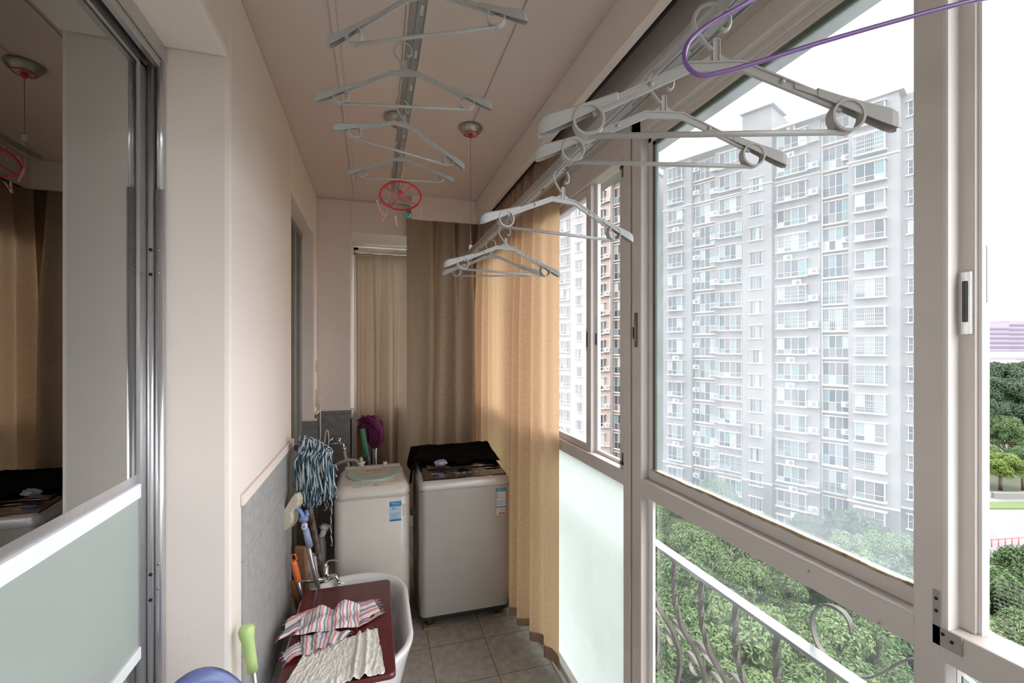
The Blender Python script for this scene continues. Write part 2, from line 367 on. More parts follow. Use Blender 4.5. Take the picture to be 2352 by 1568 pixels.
bx('trim_7', TILEY, [(-.396, -.345, 1.56, 2.50, 0, .28)], bevel=.004, **st)     # tiled kerb at the foot of the wall
m = MB(); m.box(-.10, .88, YE - .05, YE - .01, 1.06, 1.11); m.box(-.17, .88, YE - .05, YE - .01, 2.39, 2.45)
for xx in (-.17, .33, .84): m.box(xx, xx + .04, YE - .05, YE - .01, 1.06, 2.45)
wf = m.build('window_3', FRAMEB, bevel=.003, **st); ROOT[wf.name] = (0, 0, 0)
bx('glass', GCLEAR, [(-.13, .84, YE - .033, YE - .028, 1.11, 2.39)], wf)
# curtain rail in the end recess
r = thing('curtain_rail', 'cream curtain rail across the top of the end window recess', 'curtain rail', (.05, 4.0, 2.40))
bx('rail', FRAMEB, [(-.16, .27, 3.99, 4.02, 2.385, 2.405)], r, .002, True)
bx('rail', HOSE, [(-.165, .265, 3.955, 3.965, 2.355, 2.362)], r, .001, True)
for x in (-.05, .16): bx('bracket', FRAMEB, [(x, x + .03, 3.97, 4.03, 2.398, 2.42)], r, .002, True)

# ------------------------------------------------------------------ the room behind the sliding doors
INW = mat('inner_room_wall', (.78, .72, .60), .9); INF = mat('inner_floor', (.30, .22, .15), .5)
m = MB(); m.box(-4.6, -.62, 4.3, 4.4, -.1, 2.8); m.box(-4.7, -4.6, YB - .6, -.8, -.1, 2.8); m.box(-4.7, -4.6, 3.6, 4.4, -.1, 2.8); m.box(-4.7, -4.6, -.8, 3.6, -.1, .7); m.box(-4.7, -4.6, -.8, 3.6, 2.5, 2.8); m.box(-4.6, -.62, YB - .6, YB - .5, -.1, 2.8)  # unseen opening in the far side wall added to let daylight in
m.build('wall_inner', INW, **st)
bx('floor_inner', INF, [(-4.6, -.62, YB - .6, 4.4, -.12, 0)], **st)
bx('ceiling_inner', INW, [(-4.6, -.62, YB - .6, 4.4, 2.71, 2.8)], **st)
def curtain(name, path, z0, z1, amp, wl, mt, label, nv=30, seed=1, flare=.3, cols=None, split=None, hem=.1, parent=None, hemz=None):
    """hanging cloth following a floor path, with pleats that open out towards the hem"""
    P = spline([(x, y, 0) for x, y in path], 24); Ls = [0]
    for a, b in zip(P, P[1:]): Ls.append(Ls[-1] + (b - a).length)
    T = Ls[-1]; nu = max(40, int(T / .006)); rnd = random.Random(seed)
    ph = [rnd.uniform(0, 6.28) for _ in range(6)]
    def pos(s):
        k = 0
        while k < len(Ls) - 2 and Ls[k + 1] < s: k += 1
        f = (s - Ls[k]) / max(1e-9, Ls[k + 1] - Ls[k]); p = P[k].lerp(P[k + 1], f); t = (P[k + 1] - P[k]).normalized(); return p, Vector((-t.y, t.x, 0)), t
    def fn(u, v):
        s = u * T; p, n, t = pos(s); z = z1 + (z0 - z1) * v
        w = s / wl * 2 * pi + .9 * sin(s * 5.3 + ph[0]) + .7 * sin(s * 11 + ph[1]) + .35 * v * sin(s * 7 + ph[2])
        a = amp * (.55 + .45 * sin(s * 6.1 + ph[3])) * (.45 + .55 * min(1, v * 3)) * (1 + flare * v)
        d = a * (sin(w) + .28 * sin(2 * w + ph[4] + v) + .12 * sin(3.1 * w + 2 * v))
        q = p + n * d + t * (a * .35 * cos(w + .6)); zz = z + (.012 * sin(s * 9 + ph[5]) if v > .98 else 0)
        if hemz: zz = max(zz, z0)
        return (q.x, q.y, zz)
    m = MB(); m.grid(fn, nu, nv, lambda u, v: (u * T * 1.6, (z1 - z0) * v))
    return m, fn, T
def curtain_thing(name, label, path, z0, z1, amp, wl, mt, seed=1, flare=.3, hemmat=None, group=None):
    m, fn, T = curtain(name, path, z0, z1, amp, wl, mt, label, seed=seed, flare=flare)
    r = thing(name, label, 'curtain', (path[0][0], path[0][1], z0), group=group)
    m.build('cloth', mt, r, world=True)
    nu = max(40, int(T / .006)); h = MB(); hv = .055 / (z1 - z0)
    def fh(u, v):
        a = fn(u, 1 - hv + hv * v); b = fn(min(1, u + .002), 1 - hv + hv * v); c = fn(max(0, u - .002), 1 - hv + hv * v)
        t = (Vector(b) - Vector(c)).normalized(); n = Vector((-t.y, t.x, 0)) * .0025; return Vector(a) + n
    h.grid(fh, nu, 2, lambda u, v: (u * T * 1.6, v * .06)); h.build('hem', hemmat or CURT, r, world=True)
    return r
HEMM = mat('curtain_hem_doubled', (.38, .29, .21), .95, bump=.3, bscale=300)
curtain_thing('curtain', 'beige linen curtain hanging along the side windows right of the silver washer', [(.80, 3.70), (.815, 3.0), (.825, 2.5), (.83, 2.2), (.862, 2.05)], .045, 2.69, .046, .12, CURT, seed=4, hemmat=HEMM)
curtain_thing('curtain', 'wide brown-beige curtain across the end, behind the silver washer, hung under the beam', [(.235, 3.60), (.40, 3.565), (.62, 3.58), (.87, 3.60)], .30, 2.66, .085, .17, CURT2, seed=9)
curtain_thing('curtain', 'narrow grey-beige curtain with a pleated heading in the end window recess, behind the white washer', [(-.150, 3.985), (-.05, 3.97), (.12, 3.985), (.30, 3.98)], .30, 2.375, .042, .17, CURT2, seed=14, flare=.6)
# sheer and curtain inside the inner room, a bed
curtain_thing('curtain', 'patterned grey-green sheer curtain seen through the left glass door', [(-2.9, 4.1), (-2.5, 4.08), (-2.2, 4.1)], .05, 2.6, .04, .15, SHEER, seed=3)
curtain_thing('curtain', 'brown curtain at the far left seen through the sliding door glass', [(-4.2, 3.9), (-3.7, 3.92), (-3.2, 3.9)], .05, 2.6, .05, .16, CURT2, seed=5)
bd = thing('bed', 'low dark bed seen through the glass of the left sliding door', 'bed', (-2.4, 2.9, 0))
QUILT = mat('dark_quilt', (.10, .095, .08), .9, bump=.4, bscale=12)
m = MB(); m.loft([(.02, -2.5, 2.8, .95, 1.2, .06), (.32, -2.5, 2.8, .97, 1.22, .08)]); m.build('base', WOODB, bd, world=True)
m = MB(); m.loft([(.325, -2.5, 2.8, .98, 1.23, .12), (.5, -2.5, 2.8, 1.0, 1.25, .14), (.58, -2.5, 2.8, .92, 1.17, .14)])
m.build('mattress', QUILT, bd, world=True)
m = MB(); m.loft([(.585, -2.9, 3.55, .28, .2, .1), (.65, -2.9, 3.55, .33, .24, .12), (.71, -2.9, 3.55, .26, .17, .1)]); m.build('pillow', RAG, bd, world=True)

# ------------------------------------------------------------------ sliding door on the left (door_1) and the far one (door_2)
d1 = thing('door_1', None, None, (-.6, 1.5, 0), **st)
m = MB(); m.box(-.568, -.56, YB, 1.512, 2.398, 2.44); m.box(-.585, -.568, YB, 1.512, 2.375, 2.40); m.box(-.62, -.600, YB, 1.512, 2.36, 2.44)
m.mi = 1; m.box(-.600, -.568, YB, 1.512, 2.402, 2.44)
m.build('head_track', [ALU, BLACK], d1, .002, True)
m = MB(); m.tube([(-.5915, 1.497, 0), (-.5915, 1.497, 2.375)], .010, 14); m.box(-.617, -.600, 1.455, 1.512, 0, 2.37); m.box(-.580, -.563, 1.500, 1.512, 0, 2.398)
m.build('jamb_profile', ALU, d1, 0, True)
m = MB(); m.tube([(-.571, 1.499, 2.036), (-.571, 1.499, 2.39)], .0085, 14); m.build('upper_tube', ALU, d1, 0, True)
m = MB(); m.tube([(-.571, 1.498, 0), (-.571, 1.498, 2.036)], .0115, 16); m.build('pull_tube', ALU, d1, 0, True)
for z in (1.868, 1.805, 1.002, .935):
    m = MB(); m.tube([(-.571, 1.487, z), (-.571, 1.4855, z)], .004, 10); m.build('screw', STEEL, d1, 0, True)
for z in (1.868, 1.80, .975, .905):
    m = MB(); m.tube([(-.589, 1.4885, z), (-.589, 1.486, z)], .0045, 10); m.build('screw', BLACK, d1, 0, True)
m = MB(); m.box(-.615, -.597, YB, 1.456, 1.198, 1.236); m.box(-.615, -.597, YB, 1.456, .768, .80); m.build('cross_rail', WHITEBAR, d1, .002, True)
bx('inner_rail', ALU, [(-.612, -.607, YB, 1.456, 1.236, 1.262)], d1, .001, True)
bx('glass', GDOOR, [(-.608, -.604, YB, 1.456, 1.262, 2.36)], d1, 0, True)
bx('frosted_panel', GDOORF, [(-.610, -.604, YB, 1.456, .80, 1.198)], d1, 0, True)
bx('lower_glass', GDOOR, [(-.608, -.604, YB, 1.456, .04, .768)], d1, 0, True)
d2 = thing('door_2', None, None, (-.5, 3.0, 0), **st)
m = MB()
for y in (2.56, 2.64, 2.9, 3.2, 3.42, 3.455): m.box(-.53, -.485, y, y + .028, 0, 2.38)
m.box(-.53, -.485, 2.55, 3.5, 2.36, 2.40); m.build('frame', DOORF, d2, .004, True)
m = MB(); m.box(-.50, -.488, 3.45, 3.455, 0, 2.36); m.box(-.50, -.486, 3.484, 3.489, 0, 2.36); m.build('seal', ALUD, d2, 0, True)
bx('glass', GDOORF, [(-.52, -.51, 2.56, 3.46, .05, 2.36)], d2, 0, True)

# ------------------------------------------------------------------ window wall on the right
w1 = thing('window_1', None, None, (.9, 1.0, 0), **st)     # near bay: big dusty sash above, clear pane below
m = MB()
m.box(.876, .905, YB, 1.43, 2.335, 2.402); m.box(.898, .945, YB, 1.43, 2.318, 2.34)
m.box(.878, .945, YB, 1.43, 1.092, 1.147)
m.box(.876, .935, 1.372, 1.430, 0, 2.402)
m.box(.876, .905, .500, .546, 0, 2.402)
m.build('frame', FRAME, w1, .003, True)
m = MB(); m.box(.884, .894, YB, 1.43, 2.376, 2.380); m.box(.90, .94, 1.429, 1.441, 0, 2.402); m.build('seam', BLACK, w1, 0, True)
m = MB(); m.box(.905, .928, .546, 1.372, 1.147, 1.182); m.box(.905, .928, .546, .562, 1.182, 2.318); m.box(.905, .928, 1.352, 1.372, 1.182, 2.318); m.box(.905, .928, .546, 1.372, 2.30, 2.32)
m.build('sash', FRAME, w1, .002, True)
m = MB(); m.box(.910, .924, .562, 1.352, 2.288, 2.302); m.box(.910, .924, 1.338, 1.352, 1.18, 2.30); m.build('gasket', GASKET, w1, 0, True)
m = MB()
for i in range(60):
    y = .562 + i * .0132; m.box(.9045, .9075, y, y + .0134, 1.178 + .003 * noise.noise((y * 20, 0, 0)), 1.185 + .005 * noise.noise((y * 9, 3, 0)))
m.build('caulk', CAULK, w1, 0, True)
bx('glass', GDIRTY, [(.915, .919, .562, 1.345, 1.180, 2.30)], w1, 0, True)
m = MB(); m.box(.905, .925, .477, .500, 1.147, 2.335); m.build('sash_stile', FRAME, w1, .002, True)
bx('lit_edge', FRAMEB, [(.878, .903, .497, .5005, 1.147, 2.335), (.912, .930, .472, .4775, 1.147, 2.335)], w1, 0, True)  # lighter strips on post and stile put the window light into the colour
m = MB(); m.box(.899, .9055, .4795, .4935, 1.62, 1.72); m.mi = 1; m.box(.896, .900, .4835, .4895, 1.64, 1.705); m.build('sash_lock', [ALU, DKGREY], w1, .001, True)
m = MB(); m.box(.922, .927, .4715, .4775, 1.67, 1.76); m.build('latch', ALUD, w1, 0, True)
for j in range(1):
    m = MB(); a = atx(2143, 1372, .8755); b = atx(2160, 1372, .8755)
    m.box(.8745, .8765, b.y, a.y, 1.118, 1.205); m.box(.8745, .8775, atx(2210, 1400, .876).y, a.y, 1.118, 1.148)
    m.mi = 1
    yy = (a.y + b.y) / 2
    for (y, z) in ((yy, 1.192), (yy, 1.172), (yy - .009, 1.139), (yy - .021, 1.133)): m.tube([(.8735, y, z), (.8745, y, z)], .0028, 8)
    m.build('corner_bracket', [mat('dull_bracket', (.36, .32, .31), .6), BLACK], w1, 0, True)
m = MB(); m.tube([(.8745, .74, 1.128), (.876, .74, 1.128)], .002, 6); m.tube([(.8745, .60, 1.10), (.876, .60, 1.10)], .002, 6); m.build('screw', STEEL, w1, 0, True)
bx('lower_edge', FRAMEB, [(.905, .915, 1.345, 1.372, .05, 1.09), (.905, .915, .50, .50 + .012, .05, 1.09), (.905, .93, YB, 1.37, 0, .05)], w1, 0, True)
bx('lower_glass', GCLEAR, [(.919, .923, .512, 1.345, .05, 1.09)], w1, 0, True)
bx('reflection_strip', ALUD, [(.925, .933, .51, 1.36, 1.075, 1.092)], w1, 0, True)  # dark strip in place of the reflection along the top of the pane
bx('lower_glass', GDIRTY, [(.919, .923, YB, .50, .05, 1.09)], w1, 0, True)
m = MB()                                                            # insect screen of crossing wires low in the open bay
for i in range(62): m.box(.9405, .9412, .10 + i * .006, .1005 + i * .006, 1.147, 1.24 + .0)
for i in range(16): m.box(.9405, .9412, .10, .472, 1.147 + i * .006, 1.1475 + i * .006)
m.build('insect_screen', ALUD, w1, 0, True)
w2 = thing('window_2', None, None, (.9, 2.5, 0), **st)     # far bay: two sashes, frosted pane below
m = MB()
m.box(.876, .935, 1.441, 1.489, 0, 2.402); m.box(.878, .935, 1.489, YE, 2.30, 2.402); m.box(.878, .94, 1.489, YE, 1.092, 1.147)
m.box(.878, .93, 1.489, YE, 0, .04); m.box(.888, .91, 1.489, 1.535, 1.147, 2.30)
m.build('frame', FRAME, w2, .003, True)
m = MB(); m.box(.893, .912, 1.785, 1.83, 1.147, 2.30); m.box(.893, .912, 1.83, YE, 2.262, 2.30); m.box(.893, .912, 1.83, YE, 1.147, 1.178); m.build('sash', FRAME, w2, .002, True)
m = MB(); m.box(.915, .930, 1.765, 1.795, 1.147, 2.30); m.box(.915, .93, 1.535, 1.765, 1.147, 1.16); m.build('sash_edge', FRAMEB, w2, .001, True)
bx('glass', GDIRTY2, [(.901, .905, 1.83, YE, 1.178, 2.262)], w2, 0, True)
bx('frosted_glass', GFROST, [(.905, .910, 1.489, YE, .04, 1.092)], w2, 0, True)
m = MB()
for z in (2.235, 1.16): m.box(.885, .888, 1.50, 1.515, z, z + .045); m.box(.885, .888, 1.50, 1.53, z + (.033 if z > 2 else 0), z + (.045 if z > 2 else .012))
m.build('corner_bracket', ALUD, w2, 0, True)
m = MB(); m.box(.888, .8935, 1.800, 1.822, 1.585, 1.68); m.mi = 1; m.box(.886, .889, 1.806, 1.816, 1.60, 1.665); m.box(.912, .915, 1.772, 1.782, 1.61, 1.66); m.build('sash_lock', [ALU, DKGREY], w2, .001, True)
m = MB(); m.box(.872, .878, 1.392, 1.408, 1.60, 1.72); m.mi = 1; m.box(.868, .873, 1.396, 1.404, 1.62, 1.69); m.box(.866, .872, 1.408, 1.413, 1.63, 1.67)
m.build('sash_lock', [ALUD, STEEL], w1, .001, True)
bx('bottom_track', FRAMEB, [(.86, .90, 1.49, YE, 0, .012), (.865, .868, 1.49, YE, .012, .02), (.882, .885, 1.49, YE, .012, .02)], w2, .001, True)
# curtain track of the side windows
ct = thing('curtain_track', 'dark curtain track with small hooks tucked behind the pelmet beam', 'curtain track', (.80, 1.2, 2.68))
m = MB(); m.box(.79, .81, YB, 3.6, 2.675, 2.70); m.mi = 1; m.box(.778, .789, YB, 3.4, 2.54, 2.56); m.build('track', [ALUD, BLACK], ct, 0, True)
for y in (1.02, 1.16):
    m = MB(); m.tube(spline([(.80, y, 2.675), (.80, y + .004, 2.64), (.80, y + .012, 2.61), (.80, y, 2.60), (.80, y - .008, 2.61)], 6), .0016, 6); m.build('curtain_hook', CHROME, ct, 0, True)

# our own building outside: slab overhang, small parapet lip
bx('trim_8', CONCR, [(1.0, 1.262, YB - .2, 9, 2.50, 2.72)], **st)
bx('trim_9', CONCR, [(1.0, 1.14, YB - .2, 9, -.2, -.02)], **st)

# ------------------------------------------------------------------ clothes rods and hangers
def rod(name, label, x, z, ye, yc):
    r = thing(name, label, 'clothes rod', (x, ye, z))
    m = MB()
    m.tube([(x - .010, -1.0, z + .010), (x - .010, ye, z + .010)], .0095, 16, r2=.0115)
    m.build('tube', RODM, r, 0, True)
    m = MB(); ys = [-1.0]; y = -.9
    while y < ye - .1: ys.append(y); y += .16
    # flange with slots: two long strips bridged between the slots
    m.box(x - .002, x + .0045, -1.0, ye, z + .001, z + .003); m.box(x + .0115, x + .0165, -1.0, ye, z + .001, z + .003)
    m.box(x + .0165, x + .018, -1.0, ye, z - .002, z + .003)
    for k in range(len(ys)):
        a = ys[k] + .035; b = (ys[k + 1] if k + 1 < len(ys) else ye); m.box(x + .0045, x + .0115, a if k else -1.0, b, z + .001, z + .003)
    m.build('slotted_flange', RODM, r, 0, True)
    m = MB(); m.tube([(x - .010, ye, z + .010), (x - .010, ye + .008, z + .010)], .0105, 16); m.build('end_cap', HANG, r, 0, True)
    return r
rr = rod('clothes_rod', 'long grey aluminium clothes rod on the right, running past the windows', .442, 2.038, 2.26, 2.26)
rl = rod('clothes_rod', 'long grey aluminium clothes rod on the left, under the middle of the ceiling', .094, 2.352, 2.30, 2.27)
def lift(label, x, y, zr, xr, xc):
    d = thing('ceiling_pulley', label, 'ceiling pulley', (x, y, ZC))
    fl = lambda a, k: 1 + (.06 * (abs(sin(4 * a))) if k in (1, 2) else 0)
    m = MB(); m.lathe([(.040, 2.71), (.056, 2.706), (.058, 2.700), (.050, 2.684), (.036, 2.672), (.030, 2.671)], (x, y, 0), 64, flute=fl); m.build('cover', DISC, d, 0, True)
    m = MB(); m.tube([(x + .036 * cos(a * pi / 20), y + .036 * sin(a * pi / 20), 2.672) for a in range(40)], .0020, 6, closed=True); m.build('red_ring', RED, d, 0, True)
    m = MB(); m.lathe([(.012, 2.672), (.009, 2.660), (.003, 2.650)], (x, y, 0), 12); m.build('nozzle', RED, d, 0, True)
    m = MB(); m.tube([(x, y, 2.645), (x, y, zr + .05), (xr, y, zr + .022)], .0011, 6)
    m.build('drop_cable', STEEL, d, 0, True)
    m = MB(); m.tube([(xc, YB, 2.703), (x, y - .045, 2.703)], .0012, 6); m.build('ceiling_cable', STEEL, d, 0, True)
    m = MB(); m.box(x - .008, x + .008, y - .004, y + .004, zr + .05, zr + .075); m.build('cable_clip', LWHITE, d, 0, True)
lift('silver fluted ceiling pulley with red ring and cable above the right clothes rod', .464, 2.262, 2.04, .43, .464)
lift('silver fluted ceiling pulley partly hidden above the left clothes rod', .104, 2.262, 2.355, .085, .075)

def hanger_proto():
    t = thing('clothes_hanger', '', 'clothes hanger')
    m = MB()
    m.band([(-.150, 0, -.052), (-.032, 0, 0), (.032, 0, 0), (.150, 0, -.052)], .0022, .0058)
    m.band([(-.150, 0, -.047), (-.032, 0, .0052), (.032, 0, .0052), (.150, 0, -.047)], .0036, .0011)
    m.prism([(-.022, .005), (-.004, .016), (.004, .016), (.022, .005)], 1, -.0013, .0013)
    for sgn in (-1, 1): m.tube([(sgn * .078, -.004, -.02), (sgn * .078, .004, -.02)], .003, 8)
    m.build('arms', HANG, t)
    m = MB(); m.box(-.0042, .0042, -.0018, .0018, .004, .034); m.box(-.0048, -.0028, -.003, .003, .004, .034); m.box(.0028, .0048, -.003, .003, .004, .034); m.box(-.0048, .0048, -.003, .003, .032, .034)
    m.build('neck', HANG, t, .0006)
    m = MB(); m.tube(spline([(-.004, 0, .020), (-.014, 0, .031), (-.024, 0, .046), (-.0262, 0, .060), (-.018, 0, .0735), (-.004, 0, .078), (.010, 0, .073), (.0165, 0, .060), (.015, 0, .048), (.0095, 0, .044), (.006, 0, .047)], 7), .0032, 10, r2=.0024)
    m.build('hook', HANG, t)
    m = MB(); m.tube([(-.154, 0, -.081), (.154, 0, -.081)], .0040, 10, r2=.0036); m.build('trouser_bar', HANG, t)
    for sg in (-1, 1):
        m = MB(); m.band([(sg * .154 + .0180 * cos(a), 0, -.063 + .0180 * sin(a)) for a in [2 * pi * k / 36 for k in range(36)]], .0072, .0015, closed=True); m.build('end_ring', HANG, t)
        # extending shoulder: inverted channel, widening and drooping at the tip
        m = MB(); st_ = [(.092, -.0225, .0036, .0065), (.118, -.0315, .0038, .007), (.1195, -.0295, .0046, .0105), (.145, -.0385, .0054, .0125), (.170, -.0465, .0062, .0160), (.190, -.0520, .0072, .0195), (.203, -.0560, .0078, .0210), (.210, -.0600, .0074, .0195), (.2145, -.0660, .0062, .0140), (.216, -.0735, .0042, .0060)]
        V = []
        for (x, z, w, h) in st_:
            V += [(sg * x, -w, z - h), (sg * x, -w, z - .0015), (sg * x, -w * .6, z + .0012), (sg * x, w * .6, z + .0012), (sg * x, w, z - .0015), (sg * x, w, z - h), (sg * x, w - .0012, z - h), (sg * x, w - .0012, z - .003), (sg * x, -w + .0012, z - .003), (sg * x, -w + .0012, z - h)]
        n = 10; Fc = []
        for k in range(len(st_) - 1):
            for i in range(n): Fc.append((k * n + i, k * n + (i + 1) % n, (k + 1) * n + (i + 1) % n, (k + 1) * n + i))
        k = (len(st_) - 1) * n
        Fc += [(0, 1, 8, 9), (1, 2, 3, 4, 7, 8), (4, 5, 6, 7), (k, k + 1, k + 8, k + 9), (k + 1, k + 2, k + 3, k + 4, k + 7, k + 8), (k + 4, k + 5, k + 6, k + 7)]
        m.add(V, Fc, False)
        m.build('shoulder_extender', HANG, t, .0010)
    return t
HG = [  # mid x, mid y, tip z, yaw, scale, label
    (.397, .459, 1.863, -18.7, 1.065, 'grey plastic clothes hanger nearest the camera on the right rod, in front of the sky'),
    (.464, .659, 1.911, -13.1, .955, 'grey plastic clothes hanger second from the camera on the right rod, before the towers'),
    (.440, 1.03, 1.880, 9.1, 1.023, 'grey plastic clothes hanger midway on the right rod, crossing the curtain edge and narrow window'),
    (.418, 1.459, 1.852, 11.5, 1.094, 'larger-looking, nearer hanger of the overlapping pair at the far end of the right rod'),
    (.491, 1.936, 1.916, -16.0, .945, 'farthest hanger on the right rod, lower one of the overlapping pair'),
    (.097, .955, 2.247, -26.8, .94, 'grey clothes hanger on the left rod cut by the top of the photo'),
    (.073, 1.164, 2.203, -11.9, .996, 'grey clothes hanger second from the top on the left rod, just above the pulleys'),
    (.087, 1.426, 2.197, 22.5, 1.003, 'grey clothes hanger on the left rod turned sharply, sloping down to the right'),
    (.107, 1.931, 2.294, -6.4, .889, 'grey clothes hanger farthest on the left rod, right above the pink peg ring')]
hp = hanger_proto(); first = True
for (x, y, zt, yw, k, lb) in HG:
    h = hp if first else copytree(hp); first = False
    h.location = (x * k, y * k, 1.6 + (zt - 1.6) * k + .0765 * k); h.rotation_euler = (0, 0, R(yw)); h.scale = (k, k, k)
    h['label'] = lb; h['category'] = 'clothes hanger'; h['group'] = 'grey plastic hangers on the right rod' if x > .2 else 'grey plastic hangers on the left rod'
# purple wire hanger close to the lens
ph = thing('wire_hanger', 'thin purple wire clothes hanger at the top right, close to the camera', 'clothes hanger', (.44, .30, 1.98))
A = [at(2262, -4, .43), at(2105, 35, .425), at(1900, 93, .42), at(1740, 143, .415), at(1660, 165, .412), at(1605, 172, .41), at(1574, 142, .41), at(1580, 100, .41), at(1622, 60, .412), at(1700, 15, .415), at(1760, -20, .418), at(1860, -70, .42)]
m = MB(); A += [at(1960, -130, .42), at(2130, -80, .43), at(2330, -50, .44), at(2400, -35, .44), at(2390, -20, .44)]
m.tube(spline(A, 8, closed=True), .0021, 10, closed=True); m.build('wire_frame', PURP, ph, 0, True)
m = MB(); c = at(1960, -130, .42); m.tube(spline([c, c + Vector((0, 0, .012)), c + Vector((-.014, 0, .03)), c + Vector((0, 0, .05)), c + Vector((.016, 0, .036)), c + Vector((.012, 0, .028))], 8), .0016, 8); m.build('hook', PURP, ph, 0, True)

# peg ring
pc = Vector((.112, 2.09, 2.272))
pr = thing('peg_ring', 'pink and red round clothes peg hanger at the end of the left rod', 'peg hanger', tuple(pc))
Mt = Matrix.Rotation(R(-25), 3, 'X')
def rp(r, a, z=0): return pc + Mt @ Vector((r * cos(a), r * sin(a), z))
m = MB(); m.tube([rp(.088, a * 2 * pi / 60) for a in range(60)], .0042, 8, closed=True); m.build('ring', RED, pr, 0, True)
for a in (.55, .55 + pi / 2):
    m = MB(); m.tube([rp(.087, a), rp(.087, a + pi)], .0035, 6, r2=.0028); m.build('spoke', PINKR, pr, 0, True)
m = MB(); m.tube([pc, pc + Vector((0, 0, .022))], .010, 12); m.build('hub', PINKR, pr, 0, True)
m = MB(); m.tube(spline([pc + Vector((0, 0, .02)), pc + Vector((-.01, .03, .04)), (.072, 2.12, 2.33), (.074, 2.05, 2.375), (.10, 2.02, 2.378), (.124, 2.05, 2.34), (.112, 2.10, 2.31), pc + Vector((.004, 0, .02))], 6), .0018, 6); m.build('yellow_string', YSTR, pr, 0, True)
def peg(u0, v0, u1, v1, d, tw, mt=PINK, us=None, vs=None, spread=.010):
    a = at(u0, v0, d); b = at(u1, v1, d); ax = (b - a); L_ = ax.length; ax.normalize(); sd_ = Vector((cos(tw), sin(tw), 0)).cross(ax).cross(ax).normalized()
    m = MB()
    for sgn in (-1, 1):
        m.band([a + sd_ * sgn * spread, a.lerp(b, .55) + sd_ * sgn * .003, b + sd_ * sgn * .0012], .0035, .0016, up=sd_.cross(ax).normalized())
    m.mi = 1; m.tube([a.lerp(b, .6) + sd_.cross(ax) * .004, a.lerp(b, .6) - sd_.cross(ax) * .004], .0024, 6)
    q = m.build('clothes_peg', [mt, DKGREY], pr, 0, True)
    if us: s = MB(); s.tube([at(us, vs, d), a], .0008, 5); s.build('peg_string', YSTR, pr, 0, True)
peg(892, 439, 887, 467, 2.1, 0, us=893, vs=427); peg(928, 428, 923, 451, 2.15, 0)
peg(867, 461, 875, 486, 2.02, 1.2, us=872, vs=444); peg(884, 487, 878, 508, 2.0, 0, us=881, vs=468)
peg(909, 497, 912, 520, 1.99, 1.3, us=910, vs=483); peg(961, 477, 967, 502, 2.02, 0, us=963, vs=462, spread=.014)
m = MB(); c = at(938, 494, 1.99); m.tube([c + Vector((0, -.002, 0)), c + Vector((0, .002, 0))], .0125, 20); m.mi = 1; m.band([c + Vector((0, -.003, .02)), c + Vector((0, -.003, -.006))], .0006, .0014); m.build('round_tag', [TAGG, DKGREY], pr, 0, True)

# ------------------------------------------------------------------ white washing machine
wx, wy = -.008, 2.925
ww = thing('washing_machine', 'small cream top-loading washing machine with mint lid on the left', 'washing machine', (wx, wy, 0))
m = MB(); m.loft([(.10, 0, 0, .200, .222, .05), (.12, 0, 0, .208, .230, .055), (.735, 0, 0, .208, .232, .055), (.738, 0, 0, .205, .229, .055)]); m.build('body', WASHW, ww)
m = MB(); m.loft([(.738, 0, 0, .204, .228, .055), (.752, 0, 0, .206, .231, .055), (.754, 0, 0, .209, .234, .056), (.785, 0, .004, .204, .226, .056), (.806, 0, .010, .190, .208, .056), (.812, 0, .014, .178, .196, .05)]); m.build('top_cover', WASHW, ww)
def halfell(a, b, y0, n=28, bb=.5):
    return [(a * cos(pi + pi * k / n), y0 + b * sin(pi + pi * k / n) * (1) - 0) for k in range(n + 1)]
lid = [(-.150, .155), (-.158, .06)] + [(.158 * cos(pi + pi * k / 24), .055 - .185 * sin(pi * k / 24)) for k in range(1, 24)] + [(.158, .06), (.150, .155)]
m = MB(); m.prism(lid, 2, .806, .824, False); lo = m.build('lid', MINT, ww, .005)
l2 = [(-.098, .152)] + [(.102 * cos(pi + pi * k / 20), .09 - .125 * sin(pi * k / 20)) for k in range(0, 21)] + [(.098, .152)]
m = MB(); m.prism(l2, 2, .8235, .8262, False); m.build('lid_window', CREAM2, lo, .001); ROOT[lo.name] = ROOT[ww.name]
m = MB(); m.box(-.05, .05, .140, .156, .826, .830); m.build('lid_handle', WASHW, lo, .001)
text('brand_text', 'Panasonic', .020, INK, lo, (.005, .06, .8272), (0, 0, 0), 1.1)
m = MB()
m.add([(-.112, -.205, .8065), (.112, -.205, .8065), (.118, -.108, .8135), (-.118, -.108, .8135), (-.112, -.205, .8025), (.112, -.205, .8025), (.118, -.108, .8095), (-.118, -.108, .8095)], [(0, 1, 2, 3), (7, 6, 5, 4), (0, 4, 5, 1), (1, 5, 6, 2), (2, 6, 7, 3), (3, 7, 4, 0)], False)
cp = m.build('control_panel', LWHITE, ww)
m = MB(); m.add([(-.112, -.2045, .8070), (.112, -.2045, .8070), (.1135, -.178, .8088), (-.1135, -.178, .8088)], [(0, 1, 2, 3)]); m.build('panel_stripe', MINT, cp)
for i, x in enumerate((-.056, -.018, .018, .056)):
    m = MB(); m.tube([(x, -.19, .8075), (x, -.19, .8105)], .0105 if i == 2 else .0085, 14, r2=None); m.build('button', ORANGE if i == 2 else LWHITE, cp)
m = MB()
for i in range(9): m.box(-.075 + i * .011, -.068 + i * .011, -.163, -.159, .8105, .8112)
m.box(.045, .06, -.165, -.160, .8105, .8112); m.box(.08, .098, -.175, -.170, .810, .8107); m.build('printing', INK, cp)
m = MB(); m.loft([(.808, 0, .195, .175, .022, .02), (.826, 0, .195, .172, .020, .018)]); m.build('rear_ledge', WASHW, ww, .003)
